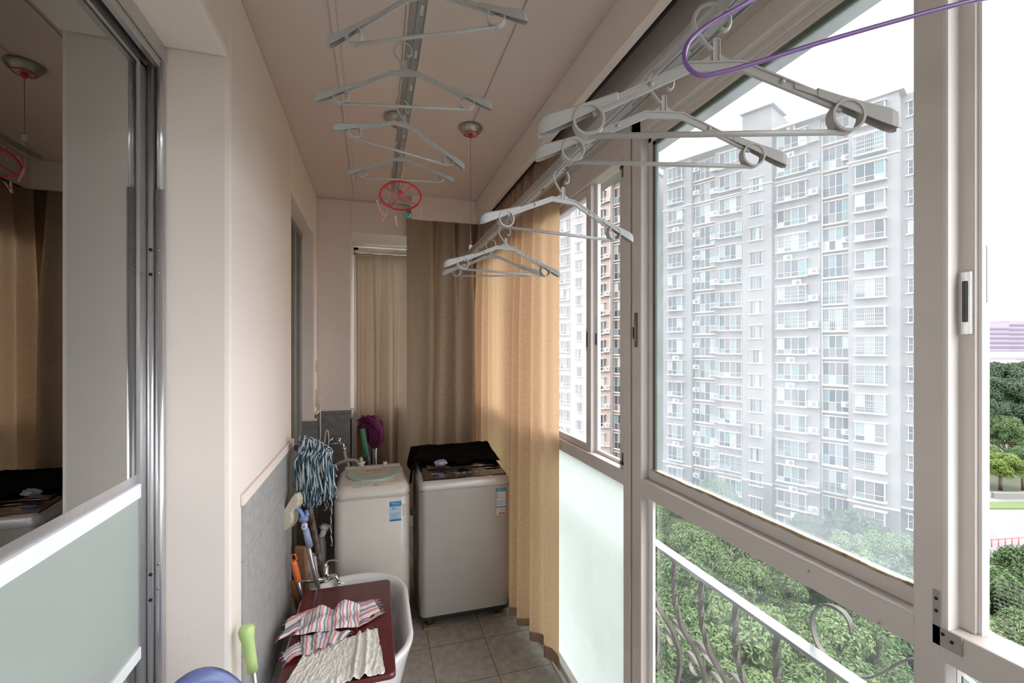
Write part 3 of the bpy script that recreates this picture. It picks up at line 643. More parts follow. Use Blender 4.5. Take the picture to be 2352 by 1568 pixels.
m = MB(); m.tube([(-.075, .19, .826), (-.075, .19, .848)], .020, 14); m.tube([(-.075, .19, .848), (-.075, .19, .856)], .027, 8); m.build('inlet', LWHITE, ww)
m = MB(); m.tube([(.075, .19, .826), (.075, .19, .846)], .014, 10); m.build('cap', LWHITE, ww)
for (x, y) in ((-.17, -.19), (.17, -.19), (-.17, .19), (.17, .19)):
    m = MB(); m.tube([(x, y, .055), (x, y, .10)], .018, 12); m.build('foot', DKGREY, ww)
# energy label
m = MB(); m.box(.091, .156, -.2335, -.2315, .606, .718); lb = m.build('energy_label', LPALE, ww)
m = MB(); m.box(.091, .156, -.2342, -.2335, .690, .718); m.box(.091, .156, -.2342, -.2335, .606, .617); m.box(.104, .120, -.2342, -.2335, .680, .683); m.box(.104, .124, -.2342, -.2335, .674, .677); m.box(.092, .155, -.2342, -.2335, .651, .652); m.build('label_bands', LBLUE, lb)
text('label_text', '中国能效标识', .0088, INKW, lb, (.1235, -.2345, .707)); text('label_text', 'CHINA ENERGY LABEL', .0042, INKW, lb, (.128, -.2345, .697))
m = MB(); [m.box(.095, .150 - (i % 2) * .02, -.2341, -.2335, .645 - i * .006, .646 - i * .006) for i in range(5)]; m.build('label_lines', INK, lb)
m = MB(); m.box(.162, .182, -.2325, -.2305, .632, .700); sk = m.build('sticker', LCREAM, ww)
for wb, (x, y) in enumerate(((-.17, -.19), (.17, -.19))):
    bx('wood_block', WOODK, [(wx + x - .035, wx + x + .035, wy + y - .04, wy + y + .04, 0, .052)], None, .004, label=('reddish wooden block under the right front foot of the cream washer' if wb else 'wooden block under the left front foot of the cream washer'), cat='wood block')

# ------------------------------------------------------------------ silver washing machine
sx_, sy_ = .510, 2.875
sw = thing('washing_machine', 'large silver top-loading washing machine with a black glossy top', 'washing machine', (sx_, sy_, 0))
m = MB(); m.loft([(.075, 0, 0, .262, .272, .035), (.785, 0, 0, .265, .275, .035)]); m.build('body', SILV, sw)
m = MB(); m.loft([(.045, 0, .01, .235, .25, .03), (.052, 0, 0, .258, .268, .035), (.075, 0, 0, .262, .272, .035)]); m.build('base', DKGREY, sw)
m = MB(); m.loft([(.785, 0, 0, .262, .272, .035), (.792, 0, 0, .266, .276, .035), (.825, 0, .002, .264, .272, .035), (lambda x, y: .838 + max(0, (y + .1)) * .13, 0, .010, .254, .262, .035)]); m.build('top_rim', SILVL, sw)
prof = [(-.252, .838), (-.246, .846), (-.13, .853), (-.10, .858), (.14, .884), (.265, .897), (.265, .84)]
m = MB(); m.prism(prof, 0, -.247, .247); m.build('control_panel', BLKGL, sw, .004)
prof = [(-.10, .8585), (-.10, .866), (.14, .893), (.14, .886)]
m = MB(); m.prism(prof, 0, -.205, .205); lid2 = m.build('lid', BLKGL, sw, .005)
m = MB()
for i in range(6):
    x = -.035 + i * .038 + (.012 if i > 3 else 0); m.tube([(x + .013 * cos(a), -.185 + .008 * sin(a), .8515) for a in [k * pi / 10 for k in range(20)]], .0007, 4, closed=True)
m.build('button_outlines', INKW, sw)
text('brand_text', 'LittleSwan', .017, INKW, sw, (-.155, -.165, .8525), (R(3), 0, 0)); m = MB(); m.tube([(-.212, -.165, .8515), (-.212, -.165, .8525)], .005, 10); m.build('brand_mark', RED, sw)
text('panel_text', '8.0kg', .013, INKW, sw, (-.135, -.195, .8505), (R(3), 0, 0))
for x in (-.06, .0, .06, .12, .17):
    m = MB(); m.box(x, x + .016, -.162, -.1605, .8518, .8524); m.build('printing', INKW, sw)
for (x, y) in ((-.21, -.22), (.21, -.22), (-.21, .22), (.21, .22)):
    m = MB(); m.tube([(x, y, .012), (x, y, .05)], .022, 14); m.build('foot', DKGREY, sw)
yf = -.2755
m = MB(); m.box(.176, .237, yf - .0015, yf, .655, .768); lb = m.build('energy_label', LWHITE, sw)
m = MB(); m.box(.176, .237, yf - .002, yf - .0015, .749, .768); m.box(.176, .237, yf - .002, yf - .0015, .655, .661); m.box(.176, .178, yf - .002, yf - .0015, .655, .768); m.box(.235, .237, yf - .002, yf - .0015, .655, .768); m.box(.176, .237, yf - .002, yf - .0015, .692, .6935); m.box(.183, .187, yf - .002, yf - .0015, .729, .740); m.build('label_bands', LBLUE, lb)
text('label_text', '中国能效标识', .0080, INKW, lb, (.2065, yf - .0022, .759)); text('label_text', '1', .014, LBLUE, lb, (.198, yf - .0022, .733))
m = MB(); m.tube([(.186, yf - .002, .716), (.186, yf - .0015, .716)], .005, 10); m.build('label_dot', REDI, lb)
m = MB(); [m.box(.182, .215 - (i % 2) * .012, yf - .002, yf - .0015, .686 - i * .006, .687 - i * .006) for i in range(4)]; m.build('label_lines', INK, lb)
m = MB(); m.box(.177, .233, yf - .0012, yf, .612, .654); lb = m.build('service_sticker', LCREAM, sw)
m = MB(); m.box(.192, .230, yf - .0016, yf - .0012, .616, .624); m.build('red_print', REDI, lb)
m = MB(); m.box(.205, .228, yf - .0016, yf - .0012, .640, .643); m.build('blue_print', LBLUE, lb)
bx('wood_block', WOODK, [(sx_ - .245, sx_ - .165, sy_ - .27, sy_ - .2, 0, .012)], None, .002, label='thin wooden shim under the left front foot of the silver washer', cat='wood block')
bx('wood_block', WOODK, [(sx_ + .17, sx_ + .25, sy_ - .25, sy_ - .19, 0, .012)], None, .002, label='thin wooden shim under the right front foot of the silver washer', cat='wood block')
# black cloth over the back of the silver washer
def top_z(x, y):       # local heights of the washer top
    if y < -.10: return .853
    return .868 + (y + .10) * .112
def fc(u, v):
    x = -.335 + u * .60; fr = .075 + .045 * sin(u * 7.3 + .5) + .02 * sin(u * 19) - .06 * (u < .18) - .10 * max(0, u - .72) * 3.4 + (.03 if u < .1 else 0)
    y = .285 - v * (.285 + .10 - fr * 1.0); z = top_z(x, min(y, .26)) + .012 + .010 * abs(noise.noise((x * 9, y * 9, 1))) + .004 * noise.noise((x * 30, y * 30, 2))
    z += .012 * math.exp(-((y - .26) / .05) ** 2)
    if x < -.245: k = (-.245 - x); z -= k * 1.15 + .25 * k * v; x = -.268 - k * .25 - .012 * sin(v * 9)
    if y > .268: z -= (y - .268) * 3; y = .27 + (y - .268) * .2
    if x > .252: z -= (x - .252) * 1.3; x = .256 + (x - .252) * .8
    return Vector((sx_ + x, sy_ + y, z))
m = MB(); m.grid(fc, 90, 50)
m.build('cloth', BLKCL, solid=.002, label='black cloth thrown over the back of the silver washer', cat='cloth')
SOCKM = mat('striped_sock_fabric', (.72, .74, .80), .9, col2=(.05, .08, .28), scale=6, stretch=(6, 40, 10))
m = MB(); c = Vector((.378, 2.80, .893))
def fs(u, v):
    a = u * 2 * pi; b = v * pi; r = .030 * (1 + .25 * noise.noise((a, b * 2, 4)))
    return c + Vector((r * 1.35 * sin(b) * cos(a) + .01, r * .75 * sin(b) * sin(a), r * .55 * cos(b) + .006 * noise.noise((a * 2, b * 3, 1))))
m.grid(fs, 30, 20); m.build('sock', SOCKM, label='crumpled blue and white striped cloth lying on the black lid', cat='small cloth')

# ------------------------------------------------------------------ low ceramic sink with the red board and rags
cx, cy = -.088, 2.115
sk = thing('mop_sink', 'low white ceramic mop sink under the red-brown board', 'sink', (cx, cy, 0))
out_ = [(.075, 0, 0, .15, .26, .13), (.09, 0, 0, .165, .28, .14), (.22, 0, 0, .195, .325, .17), (.36, 0, 0, .228, .372, .205), (.405, 0, 0, .242, .393, .22), (.418, 0, 0, .243, .395, .221), (.424, 0, 0, .238, .388, .217),
        (.422, 0, 0, .224, .371, .203), (.40, 0, 0, .212, .358, .195), (.25, 0, 0, .185, .32, .17), (.15, 0, 0, .15, .27, .14), (.13, 0, 0, .08, .2, .07)]
m = MB(); m.loft(out_, 14); m.build('bowl', CERAM, sk)
m = MB(); m.tube([(0, 0, .131), (0, 0, .135)], .03, 20); m.build('drain', CHROME, sk)
for i, (x, y, lbx) in enumerate(((.095, -.18, 'wooden block under the near right corner of the mop sink'), (-.10, -.18, 'wooden block under the near left corner of the mop sink'), (.095, .2, 'wooden block under the far right corner of the mop sink'), (-.1, .2, 'wooden block under the far left corner of the mop sink'))):
    bx('wood_block', WOODK, [(cx + x - .04, cx + x + .04, cy + y - .05, cy + y + .05, 0, .076)], None, .004, label=lbx, cat='wood block')
bz = .452
m = MB(); m.loft([(.430, -.122, 2.0, .190, .338, .018), (.434, -.122, 2.0, .195, .343, .02), (.448, -.122, 2.0, .195, .343, .02), (bz, -.122, 2.0, .191, .339, .018)], 5)
bo = m.build('cover_board', BOARD, label='glossy red-brown wooden board laid across the white mop sink', cat='board')

def quadpatch(m, C, z, nu, nv, fold, uvf, seed, wob=.0):
    """cloth patch between four photo corners on the board plane with folds"""
    P = [atz(u, v, z) for u, v in C]
    def fn(u, v):
        a = P[0].lerp(P[1], u); b = P[3].lerp(P[2], u); p = a.lerp(b, v)
        n1 = noise.noise((p.x * 14 + seed, p.y * 14, 0)); n2 = noise.noise((p.x * 40 + seed, p.y * 26, 5))
        e = min(1, 6 * min(u, 1 - u, v, 1 - v))
        p = p + Vector((wob * noise.noise((u * 5, v * 5, seed)), wob * noise.noise((u * 5, v * 5, seed + 9)), 0))
        return p + Vector((0, 0, fold(u, v) + .006 * e * n1 + .0025 * n2))
    m.grid(fn, nu, nv, uvf); return fn
def fringe(m, fn, edge, n, rnd, L_=.014):
    for k in range(n):
        t = (k + rnd.random()) / n; u, v, du, dv = {'b': (t, 1, 0, 1), 't': (t, 0, 0, -1), 'l': (0, t, -1, 0), 'r': (1, t, 1, 0)}[edge]
        p = Vector(fn(u, v)); q = Vector(fn(u - du * .05, v - dv * .05)); d = (p - q).normalized() * L_ * rnd.uniform(.5, 1.6)
        d += Vector((rnd.uniform(-.4, .4), rnd.uniform(-.4, .4), 0)) * L_; e_ = p + d; e_.z = max(bz + .003, p.z - .004); m.tube([p, p.lerp(e_, .5) + Vector((0, 0, .002)), e_], .0006, 4)
sc = thing('striped_cloth', 'crumpled cloth with pink, grey and white stripes lying on the red board', 'cloth', (-.15, 2.0, bz))
rnd = random.Random(3)
bl = mat('fringe_navy', (.04, .05, .20), .9); fw = mat('fringe_white', (.75, .74, .76), .9)
MS = [STRIPE, FRNG, bl, fw]
def patch(name, C, fold, uvf, seed, edges, z=bz + .008, nu=48, nv=36, wob=.004):
    m = MB(); fn = quadpatch(m, C, z, nu, nv, fold, uvf, seed, wob)
    for e_, n in edges:
        for k in (1, 2, 3): m.mi = k; fringe(m, fn, e_, n // 3 + 1, rnd)
    m.build(name, MS, sc, 0, True)
patch('back_fold', [(664, 1418), (742, 1392), (700, 1440), (640, 1472)], lambda u, v: .012 * sin(pi * u) * sin(pi * v) + .008 * sin(v * 9), lambda u, v: (v * 2.6 + .1 * u, u), 11, [('l', 12)])
patch('right_tail', [(822, 1384), (856, 1376), (880, 1408), (824, 1440)], lambda u, v: .006 * sin(pi * v * 2), lambda u, v: (v * 3.0, u), 21, [('r', 50)])
patch('lower_flap', [(690, 1462), (806, 1448), (790, 1470), (694, 1512)], lambda u, v: .010 * sin(pi * u) + .004 * sin(u * 22), lambda u, v: (u * 5.2 + .25 * v, v), 31, [('b', 60), ('r', 9)])
patch('lower_tail', [(690, 1474), (694, 1502), (660, 1522), (648, 1504)], lambda u, v: .006 * sin(pi * v), lambda u, v: (u * 1.7 + .1, v), 41, [('b', 30), ('l', 12)])
def foldA(u, v): return .006 + .035 * math.exp(-((u - .70) / .20) ** 2) * (1 - v) ** .7 + .026 * math.exp(-((u - .30) / .14) ** 2) * (1 - .6 * v) - .012 * math.exp(-((u - .5) / .06) ** 2) * (1 - v) + .005 * sin(v * 8 + u * 9)
patch('main_fold', [(702, 1412), (826, 1394), (824, 1440), (672, 1466)], foldA, lambda u, v: (u * 8.2 - .5 * v, v), 51, [], z=bz + .016, nu=90, nv=50, wob=.006)
# cream rag, falling over the near edge of the board
def rag():
    P = [atz(700, 1500, bz + .006), atz(866, 1444, bz + .006), atz(884, 1545, bz + .006), atz(640, 1600, bz + .006)]
    def fn(u, v):
        a = P[0].lerp(P[1], u); b = P[3].lerp(P[2], u); p = a.lerp(b, v)
        w = noise.noise((u * 16 + 2 * v, v * 3, 1)) ; w2 = noise.noise((u * 34, v * 9, 4)); w3 = noise.noise((u * 70, v * 30, 7))
        h = .010 + .007 * abs(w) + .0045 * w2 + .0022 * w3 + .012 * math.exp(-((u - .86 + .06 * v) / .03) ** 2) + .012 * math.exp(-((u - .74 + .05 * v) / .02) ** 2)
        z = bz + max(.003, h); p = p + Vector((.004 * w2, .004 * w, 0))
        if p.y < 1.660: d = 1.660 - p.y; z = z - .9 * d; p.y = 1.660 - .30 * d - .004 - .008 * abs(w)
        if p.x < -.325: z = z - (-.325 - p.x) * 1.0; p.x = -.325 - (-.325 - p.x) * .3
        return Vector((p.x, p.y, z))
    m = MB(); m.grid(fn, 130, 90); return m
rag().build('rag', RAG, solid=.0012, label='wrinkled cream-white rag lying on the near part of the red board', cat='rag')

# tap above the sink
tp = thing('tap', 'chrome tap with a curved spout over the mop sink', 'tap', (-.26, 2.46, .46))
d = 2.29
P = [at(752, 1305, d), at(751, 1320, d), at(750, 1335, d)]
m = MB(); m.tube([at(750, 1340, d), at(748, 1300, d)], .013, 16); m.tube([at(748, 1302, d), at(747, 1294, d)], .010, 14); m.tube([at(749, 1330, d), (-.395, 2.47, .44)], .010, 12); m.build('valve_body', CHROME, tp, 0, True)
m = MB(); m.tube(spline([at(752, 1327, d), at(762, 1321, d), at(772, 1325, d), at(777, 1336, d)], 8), .0095, 14, rs=None); m.tube([at(777, 1334, d), at(777.5, 1340, d)], .012, 14); m.tube([at(777.5, 1340, d), at(778, 1352, d)], .0085, 12); m.build('spout', CHROME, tp, 0, True)
m = MB(); m.tube(spline([at(747, 1296, d), at(752, 1289, d), at(764, 1286, d), at(776, 1287, d)], 8), .006, 12, r2=.004); m.build('lever', CHROME, tp, 0, True)

# ------------------------------------------------------------------ mops, broom and other handles against the left wall
def down(a, b, z):       # carry the line from a through b down to height z
    a, b = Vector(a), Vector(b); t = (z - a.z) / (b.z - a.z); return a + (b - a) * t
mp = thing('mop', 'blue, teal and white string mop standing upside down against the tiled wall', 'mop', (-.29, 2.45, 0))
pa = at(712, 1168, 2.25); pb = at(748, 1360, 2.34)
m = MB(); m.tube([at(700, 1100, 2.22), pa, pb, down(pa, pb, .05)], .0125, 14); m.build('pole', RUST, mp, 0, True)
m = MB(); c = at(684, 1027, 2.18); m.tube([c + Vector((-.015, 0, 0)), c + Vector((.05, .01, -.01))], .014, 12); m.build('socket', mat('dark_purple_plastic', (.03, .015, .12), .4), mp, 0, True)
m = MB(); rnd = random.Random(5)
for i in range(250):
    q = i / 250; side = rnd.uniform(0, 1); dep = rnd.uniform(-.05, .04)
    top = at(684 + 6 * rnd.random(), 1012 + 18 * rnd.random(), 2.2 + dep * .3)
    crest = at(690 + 62 * side ** 1.1, 1001 + 9 * rnd.random() + 26 * side ** 2.4, 2.22 + dep)
    mid = at(686 + 74 * side + rnd.uniform(-9, 9), 1060 + rnd.uniform(-14, 16) , 2.2 + dep * 1.2)
    lowv = 1118 + 40 * rnd.random() + 10 * sin(side * 5); low = at(690 + 76 * side + rnd.uniform(-10, 8), lowv - 26 * side * (rnd.random() < .5), 2.2 + dep * 1.2)
    pts = spline([top, crest, at(688 + 72 * side + rnd.uniform(-6, 6), 1034, 2.2 + dep * 1.1), mid, low], 7)
    tw = rnd.uniform(0, 6)
    for k, mi in ((0, 0), (pi, 1)):
        m.mi = mi; L2 = []
        for j, p in enumerate(pts):
            t = (pts[min(j + 1, len(pts) - 1)] - pts[max(j - 1, 0)]).normalized(); u = t.cross(Vector((0, 1, 0))).normalized(); w = t.cross(u); a = tw + k + j * .95
            L2.append(p + (u * cos(a) + w * sin(a)) * .0024)
        m.tube(L2, .0034, 5)
for i in range(60):
    m.mi = i % 2; p = at(692 + 72 * rnd.random(), 1125 + 40 * rnd.random(), 2.17 + .06 * rnd.random()); m.tube([p, p + Vector((rnd.uniform(-.014, .014), 0, rnd.uniform(-.03, -.012)))], .0012, 4)
for (u0, v0, u1, v1) in ((760, 1068, 775, 1080), (765, 1116, 774, 1132), (688, 1060, 682, 1118)):
    m.mi = 0; m.tube(spline([at(u0, v0, 2.16), at((u0 + u1) / 2 + 3, (v0 + v1) / 2 - 6, 2.15), at(u1, v1, 2.16)], 5), .0018, 5)
m.mi = 1; m.tube(spline([at(690, 1040, 2.19), at(679, 1075, 2.18), at(683, 1100, 2.18), at(674, 1115, 2.18), at(684, 1122, 2.18)], 6), .0016, 5)
for k, mi in ((0, 0), (pi, 1)):      # one long loose strand
    m.mi = mi; m.tube([at(761, 1135, 2.17) + Vector((.0018 * cos(j * .9 + k) + .002 * sin(j * .2), .0018 * sin(j * .9 + k), -j * .0063)) for j in range(40)], .0022, 5)
m.build('string_head', [MOPW, MOPT], mp, 0, True)

fm = thing('flat_mop', 'upturned flat mop with blue joint and a worn cream pad against the left wall', 'mop', (-.32, 2.4, 0))
a = at(702, 1200, 2.12); b = at(733, 1358, 2.24)
m = MB(); m.tube([at(708, 1255, 2.155), b, down(at(708, 1255, 2.155), b, .04)], .0105, 14); m.build('pole', STEEL, fm, 0, True)
m = MB(); m.tube([at(702, 1214, 2.13), at(711, 1254, 2.155)], .0150, 16, rs=[.0135, .0165]); m.build('sleeve', mat('pale_blue_plastic', (.30, .36, .55), .35), fm, 0, True)
m = MB(); m.tube([at(700, 1204, 2.13), at(699, 1210, 2.08)], .013, 16); m.mi = 1; m.tube([at(699, 1209, 2.098), at(698.8, 1209.4, 2.078)], .006, 12); m.build('pivot', [LWHITE, MBLUE], fm, 0, True)
m = MB(); m.tube(spline([at(698, 1200, 2.13), at(696, 1185, 2.13), at(690, 1174, 2.13), at(684, 1168, 2.13), at(676, 1166, 2.13)], 5), .014, 10, r2=.009); m.tube([at(696, 1190, 2.13), at(706, 1182, 2.14), at(704, 1172, 2.15)], .010, 8); m.tube([at(688, 1192, 2.12), at(708, 1190, 2.13)], .013, 10)
m.build('yoke', MBLUE, fm, 0, True)
m = MB()
ol = [at(u, v, 2.10) for u, v in ((683, 1134), (677, 1133), (668, 1146), (655, 1166), (651, 1180), (649, 1196), (651, 1222), (660, 1216), (668, 1203), (672, 1190), (670, 1178), (676, 1170), (683, 1160), (687, 1150))]
n = len(ol); off = Vector((.02, .07, -.01)); jit = [p + Vector((.003 * rnd.uniform(-1, 1), 0, .003 * rnd.uniform(-1, 1))) for p in ol]
m.add(jit + [p + off for p in jit], [tuple(range(n)), tuple(range(2 * n - 1, n - 1, -1))] + [(i, i + n, (i + 1) % n + n, (i + 1) % n) for i in range(n)], False)
m.build('pad', CREAMP, fm, .004, True)
# plank, orange broom handle, brown stick, bags
pk = [at(683, 1262, 2.25), at(704, 1254, 2.28)]
def leaning(name, mt, u0, v0, u1, v1, d0, d1, w, t, zb, **tg):
    a = at(u0, v0, d0); b = at(u1, v1, d1); e_ = down(a, b, zb); m = MB(); m.band([a, b, e_], t / 2, w / 2, up=(.35, .937, 0)); return m.build(name, mt, None, .003, **tg)
leaning('wooden_plank', WOODP, 691, 1256, 697, 1365, 2.26, 2.32, .050, .032, .02, label='rough wooden plank standing upright behind the orange handle', cat='plank')
leaning('wooden_stick', WOODB, 672, 1336, 684, 1392, 2.16, 2.22, .018, .018, .29, label='thin brown wooden stick leaning in the corner beside the red board', cat='stick')
ob = thing('broom', 'broom upside down with a bright orange grip and steel handle', 'broom', (-.36, 2.4, 0))
a = at(674, 1288, 2.12); b = at(685, 1334, 2.16)
m = MB(); m.tube([a, a.lerp(b, .15), a.lerp(b, .5), a.lerp(b, .95), b], .013, 16, rs=[.011, .0135, .0145, .0142, .012])
hp_ = [at(671, 1288, 2.12), at(668.5, 1275, 2.11), at(678, 1272, 2.11), at(681.5, 1285, 2.12)]
m.tube(hp_, .0035, 8); m.build('grip', ORANGE, ob, 0, True)
m = MB(); m.tube([b, down(a, b, .29)], .0085, 12); m.build('handle', STEEL, ob, 0, True)
m = MB(); c = at(716, 1300, 2.42)
def fb(u, v):
    a = u * 2 * pi; r = (.028 + .012 * v) * (1 + .35 * noise.noise((cos(a) * 1.5, sin(a) * 1.5, v * 4))); return Vector((c.x + r * cos(a), c.y + r * .7 * sin(a), c.z + .06 - .30 * v))
m.grid(fb, 26, 24); m.build('plastic_bag', LWHITE, label='crumpled white plastic bag hanging behind the mop poles', cat='bag')
dp = thing('drain_pipe', 'grey drain hose with white pipe and collar beside the cream washer', 'pipe', (-.27, 2.65, 0))
m = MB(); m.tube([at(748, 1208, 2.62), at(738, 1234, 2.6)], .016, 12); m.tube([at(734, 1209, 2.62), at(762, 1207, 2.62)], .005, 8); m.tube([at(748, 1206, 2.62), at(745, 1215, 2.62)], .023, 12); m.build('white_pipe', LWHITE, dp, 0, True)
m = MB(); m.tube(spline([at(738, 1232, 2.6), at(741, 1262, 2.6), at(738, 1295, 2.6), at(730, 1330, 2.6), down(at(738, 1295, 2.6), at(730, 1330, 2.6), .02)], 6), .045, 14, rs=None, r2=.02); m.build('grey_sleeve', PVC, dp, 0, True)
# lime handle of a brush standing at the near end of the tiled wall, blue chair
gh = thing('squeegee', 'floor squeegee pole with a lime green rounded grip by the tiled wall', 'squeegee', (-.37, 1.34, 0))
a = at(567, 1452, 1.36); b = at(580, 1538, 1.38)
m = MB(); top = at(565, 1438, 1.36); m.tube([top + Vector((0, 0, .004)), top, at(566, 1446, 1.36), at(567, 1458, 1.36), at(569, 1470, 1.36), at(575, 1510, 1.37), b], .02, 20, rs=[.008, .0175, .0225, .0205, .0175, .0165, .0160]); m.build('grip', LIME, gh, 0, True)
m = MB(); m.tube([b, down(a, b, .05)], .0085, 14); m.build('pole', STEEL, gh, 0, True)
e_ = down(a, b, .05)
m = MB(); m.box(e_.x - .02, e_.x + .3, e_.y - .02, e_.y + .02, .01, .05); m.build('blade', LIME, gh, .003, True)
chx, chy = -.363, 1.133
ch = thing('chair', 'blue plastic chair whose rounded back just shows at the bottom edge', 'chair', (chx, chy, 0), R(22))
m = MB()
def fbk(u, v):
    a = (u - .5) * 1.5; xx = -cos(pi * u) * .15; h = .882 - .36 * (1 - sqrt(max(0, 1 - (xx / .1501) ** 2))) * (1 - v) - .43 * v; return Vector((xx, .0 - xx * xx * 1.6 + .03 * (1 - v), h))
m.grid(fbk, 30, 14); m.build('backrest', BLUEP, ch, solid=.022)
m = MB(); m.loft([(.40, 0, -.03, .18, .18, .05), (.425, 0, -.03, .19, .19, .06), (.43, 0, -.03, .18, .18, .05)]); m.build('seat', BLUEP, ch)
for sx1, sy1 in ((-1, -1), (1, -1), (-1, 1), (1, 1)):
    m = MB(); m.tube([(sx1 * .16, -.03 + sy1 * .15, .40), (sx1 * .19, -.03 + sy1 * .19, 0)], .018, 10); m.build('leg', BLUEP, ch)

# ------------------------------------------------------------------ end wall: socket, cord, wall tap, hoses, umbrella
so1 = thing('wall_socket', 'cream wall socket with a plug on the narrow end wall', 'socket', (-.40, 3.58, 1.25))
m = MB(); m.box(-.404, -.396, 3.53, 3.61, 1.17, 1.29); m.build('plate', SOCK, so1, .002, True)
m = MB(); m.box(-.396, -.365, 3.55, 3.585, 1.185, 1.235); m.build('plug', LWHITE, so1, .004, True)
bx('wall_switch', SOCK, [(-.404, -.397, 3.54, 3.61, 1.42, 1.50)], None, .002, label='small yellowed switch plate above the socket at the far corner', cat='switch')
m = MB(); m.tube(spline([(-.372, 3.56, 1.185), (-.375, 3.55, 1.10), (-.372, 3.54, .98), (-.378, 3.54, .86), (-.36, 3.53, .80), (-.345, 3.53, .90), (-.335, 3.53, .99), (-.32, 3.53, .99), (-.315, 3.53, .90), (-.33, 3.53, .78), (-.30, 3.5, .70)], 8), .0045, 8)
m.build('power_cord', LWHITE, label='pale power cord looping down the end wall from the plug', cat='cord')
wt = thing('wall_tap', 'old chrome washing-machine tap on the tiled end wall', 'tap', (-.23, 3.58, .88))
d = 3.30
m = MB(); m.tube([at(760, 1020, d), at(782, 1018, d)], .011, 12); m.tube([at(779, 1020, d), at(779, 1005, d)], .013, 12); m.tube([at(762, 1020, 3.30), at(762, 1020, 3.38), at(762, 1020, 3.42)], .02, 12, rs=[.011, .012, .02]); m.tube(spline([at(780, 1018, d), at(788, 1020, d), at(790, 1028, d)], 5), .009, 10); m.tube([at(790, 1027, d), at(791, 1036, d)], .017, 8); m.build('valve', CHROME, wt, 0, True)
m = MB(); m.tube([at(754, 1024, d), at(754, 1014, d), at(766, 1006, d)], .006, 8); m.build('lever', CHROME, wt, 0, True)
m = MB(); m.tube(spline([at(791, 1036, 3.28), at(795, 1054, 3.26), at(801, 1072, 3.2), at(806, 1095, 3.2), at(806, 1150, 3.2)], 6), .011, 10); m.build('hose', HOSE, label='pale hose dropping from the chrome wall tap behind the cream washer', cat='hose')
m = MB(); m.tube(spline([at(755, 1085, 3.1), at(775, 1066, 3.1), at(795, 1058, 3.08), at(812, 1057, 3.08), at(826, 1063, 3.08), Vector((wx - .075, wy + .19, .875)), Vector((wx - .075, wy + .19, .857))], 8), .0125, 12)
m.build('hose', HOSE, label='beige inlet hose arching to the back of the cream washer', cat='hose')
um = thing('umbrella', 'folded magenta umbrella with a green grip standing behind the cream washer', 'umbrella', (-.02, 3.75, 0))
d = 3.50
m = MB()
def fu(u, v):
    a = u * 2 * pi; c_ = at(848 + 14 * v, 968 + 34 * v, d); r = .075 * sin(pi * min(1, .12 + v * .88)) ** .6 * (1 + .22 * noise.noise((cos(a) * 2, sin(a) * 2, v * 3)) + .07 * sin(7 * a + 3 * v)); return Vector((c_.x + r * 1.15 * cos(a), c_.y + r * .6 * sin(a), c_.z + .045 - .13 * v + .03 * noise.noise((a, v * 3, 2))))
m.grid(fu, 60, 30); 
for k in range(5):
    m.tube(spline([at(822 + 5 * k, 966 + 2 * k, d - .05), at(838 + 4 * k, 958 + 4 * k, d - .07), at(858 + 3 * k, 965 + 6 * k, d - .06), at(876, 985 + 4 * k, d - .03)], 6), .012, 8, r2=.006)
for k in range(4): m.tube(spline([at(850 + 7 * k, 985, d - .05), at(852 + 7 * k, 1000, d - .06), at(850 + 6 * k, 1016, d - .05)], 5), .014, 8)
m.build('canopy', PURCL, um, 0, True)
m = MB(); m.tube([at(832, 984, d - .08), at(836, 1010, d - .08), at(841, 1048, d - .08)], .02, 14, rs=[.020, .022, .021]); m.build('grip', GREENH, um, 0, True)
m = MB(); m.tube([at(841, 1048, d - .08), at(843, 1062, d - .08), down(at(841, 1048, d - .08), at(843, 1062, d - .08), .05)], .024, 12); m.build('shaft', DKGREY, um, 0, True)
m = MB(); m.tube([at(854, 1015, d), at(855, 1062, d), down(at(854, 1015, d), at(855, 1062, d), .03)], .010, 10); m.build('pole', DKGREY, label='thin black pole standing behind the folded magenta umbrella', cat='pole')
m = MB(); m.tube([at(862, 1015, d + .04), at(862.5, 1062, d + .04), down(at(862, 1015, d + .04), at(862.5, 1062, d + .04), .03)], .010, 10); m.build('pole', ALU, label='grey metal pole just right of the thin black pole behind the cream washer', cat='pole')
m = MB(); a = at(824, 975, 3.52); b = at(829, 1065, 3.52); m.band([a, b, down(a, b, .02)], .008, .012, up=(0, 1, 0)); m.build('wooden_stick', WOODB, label='brown wooden stick beside the tile corner behind the umbrella grip', cat='stick')

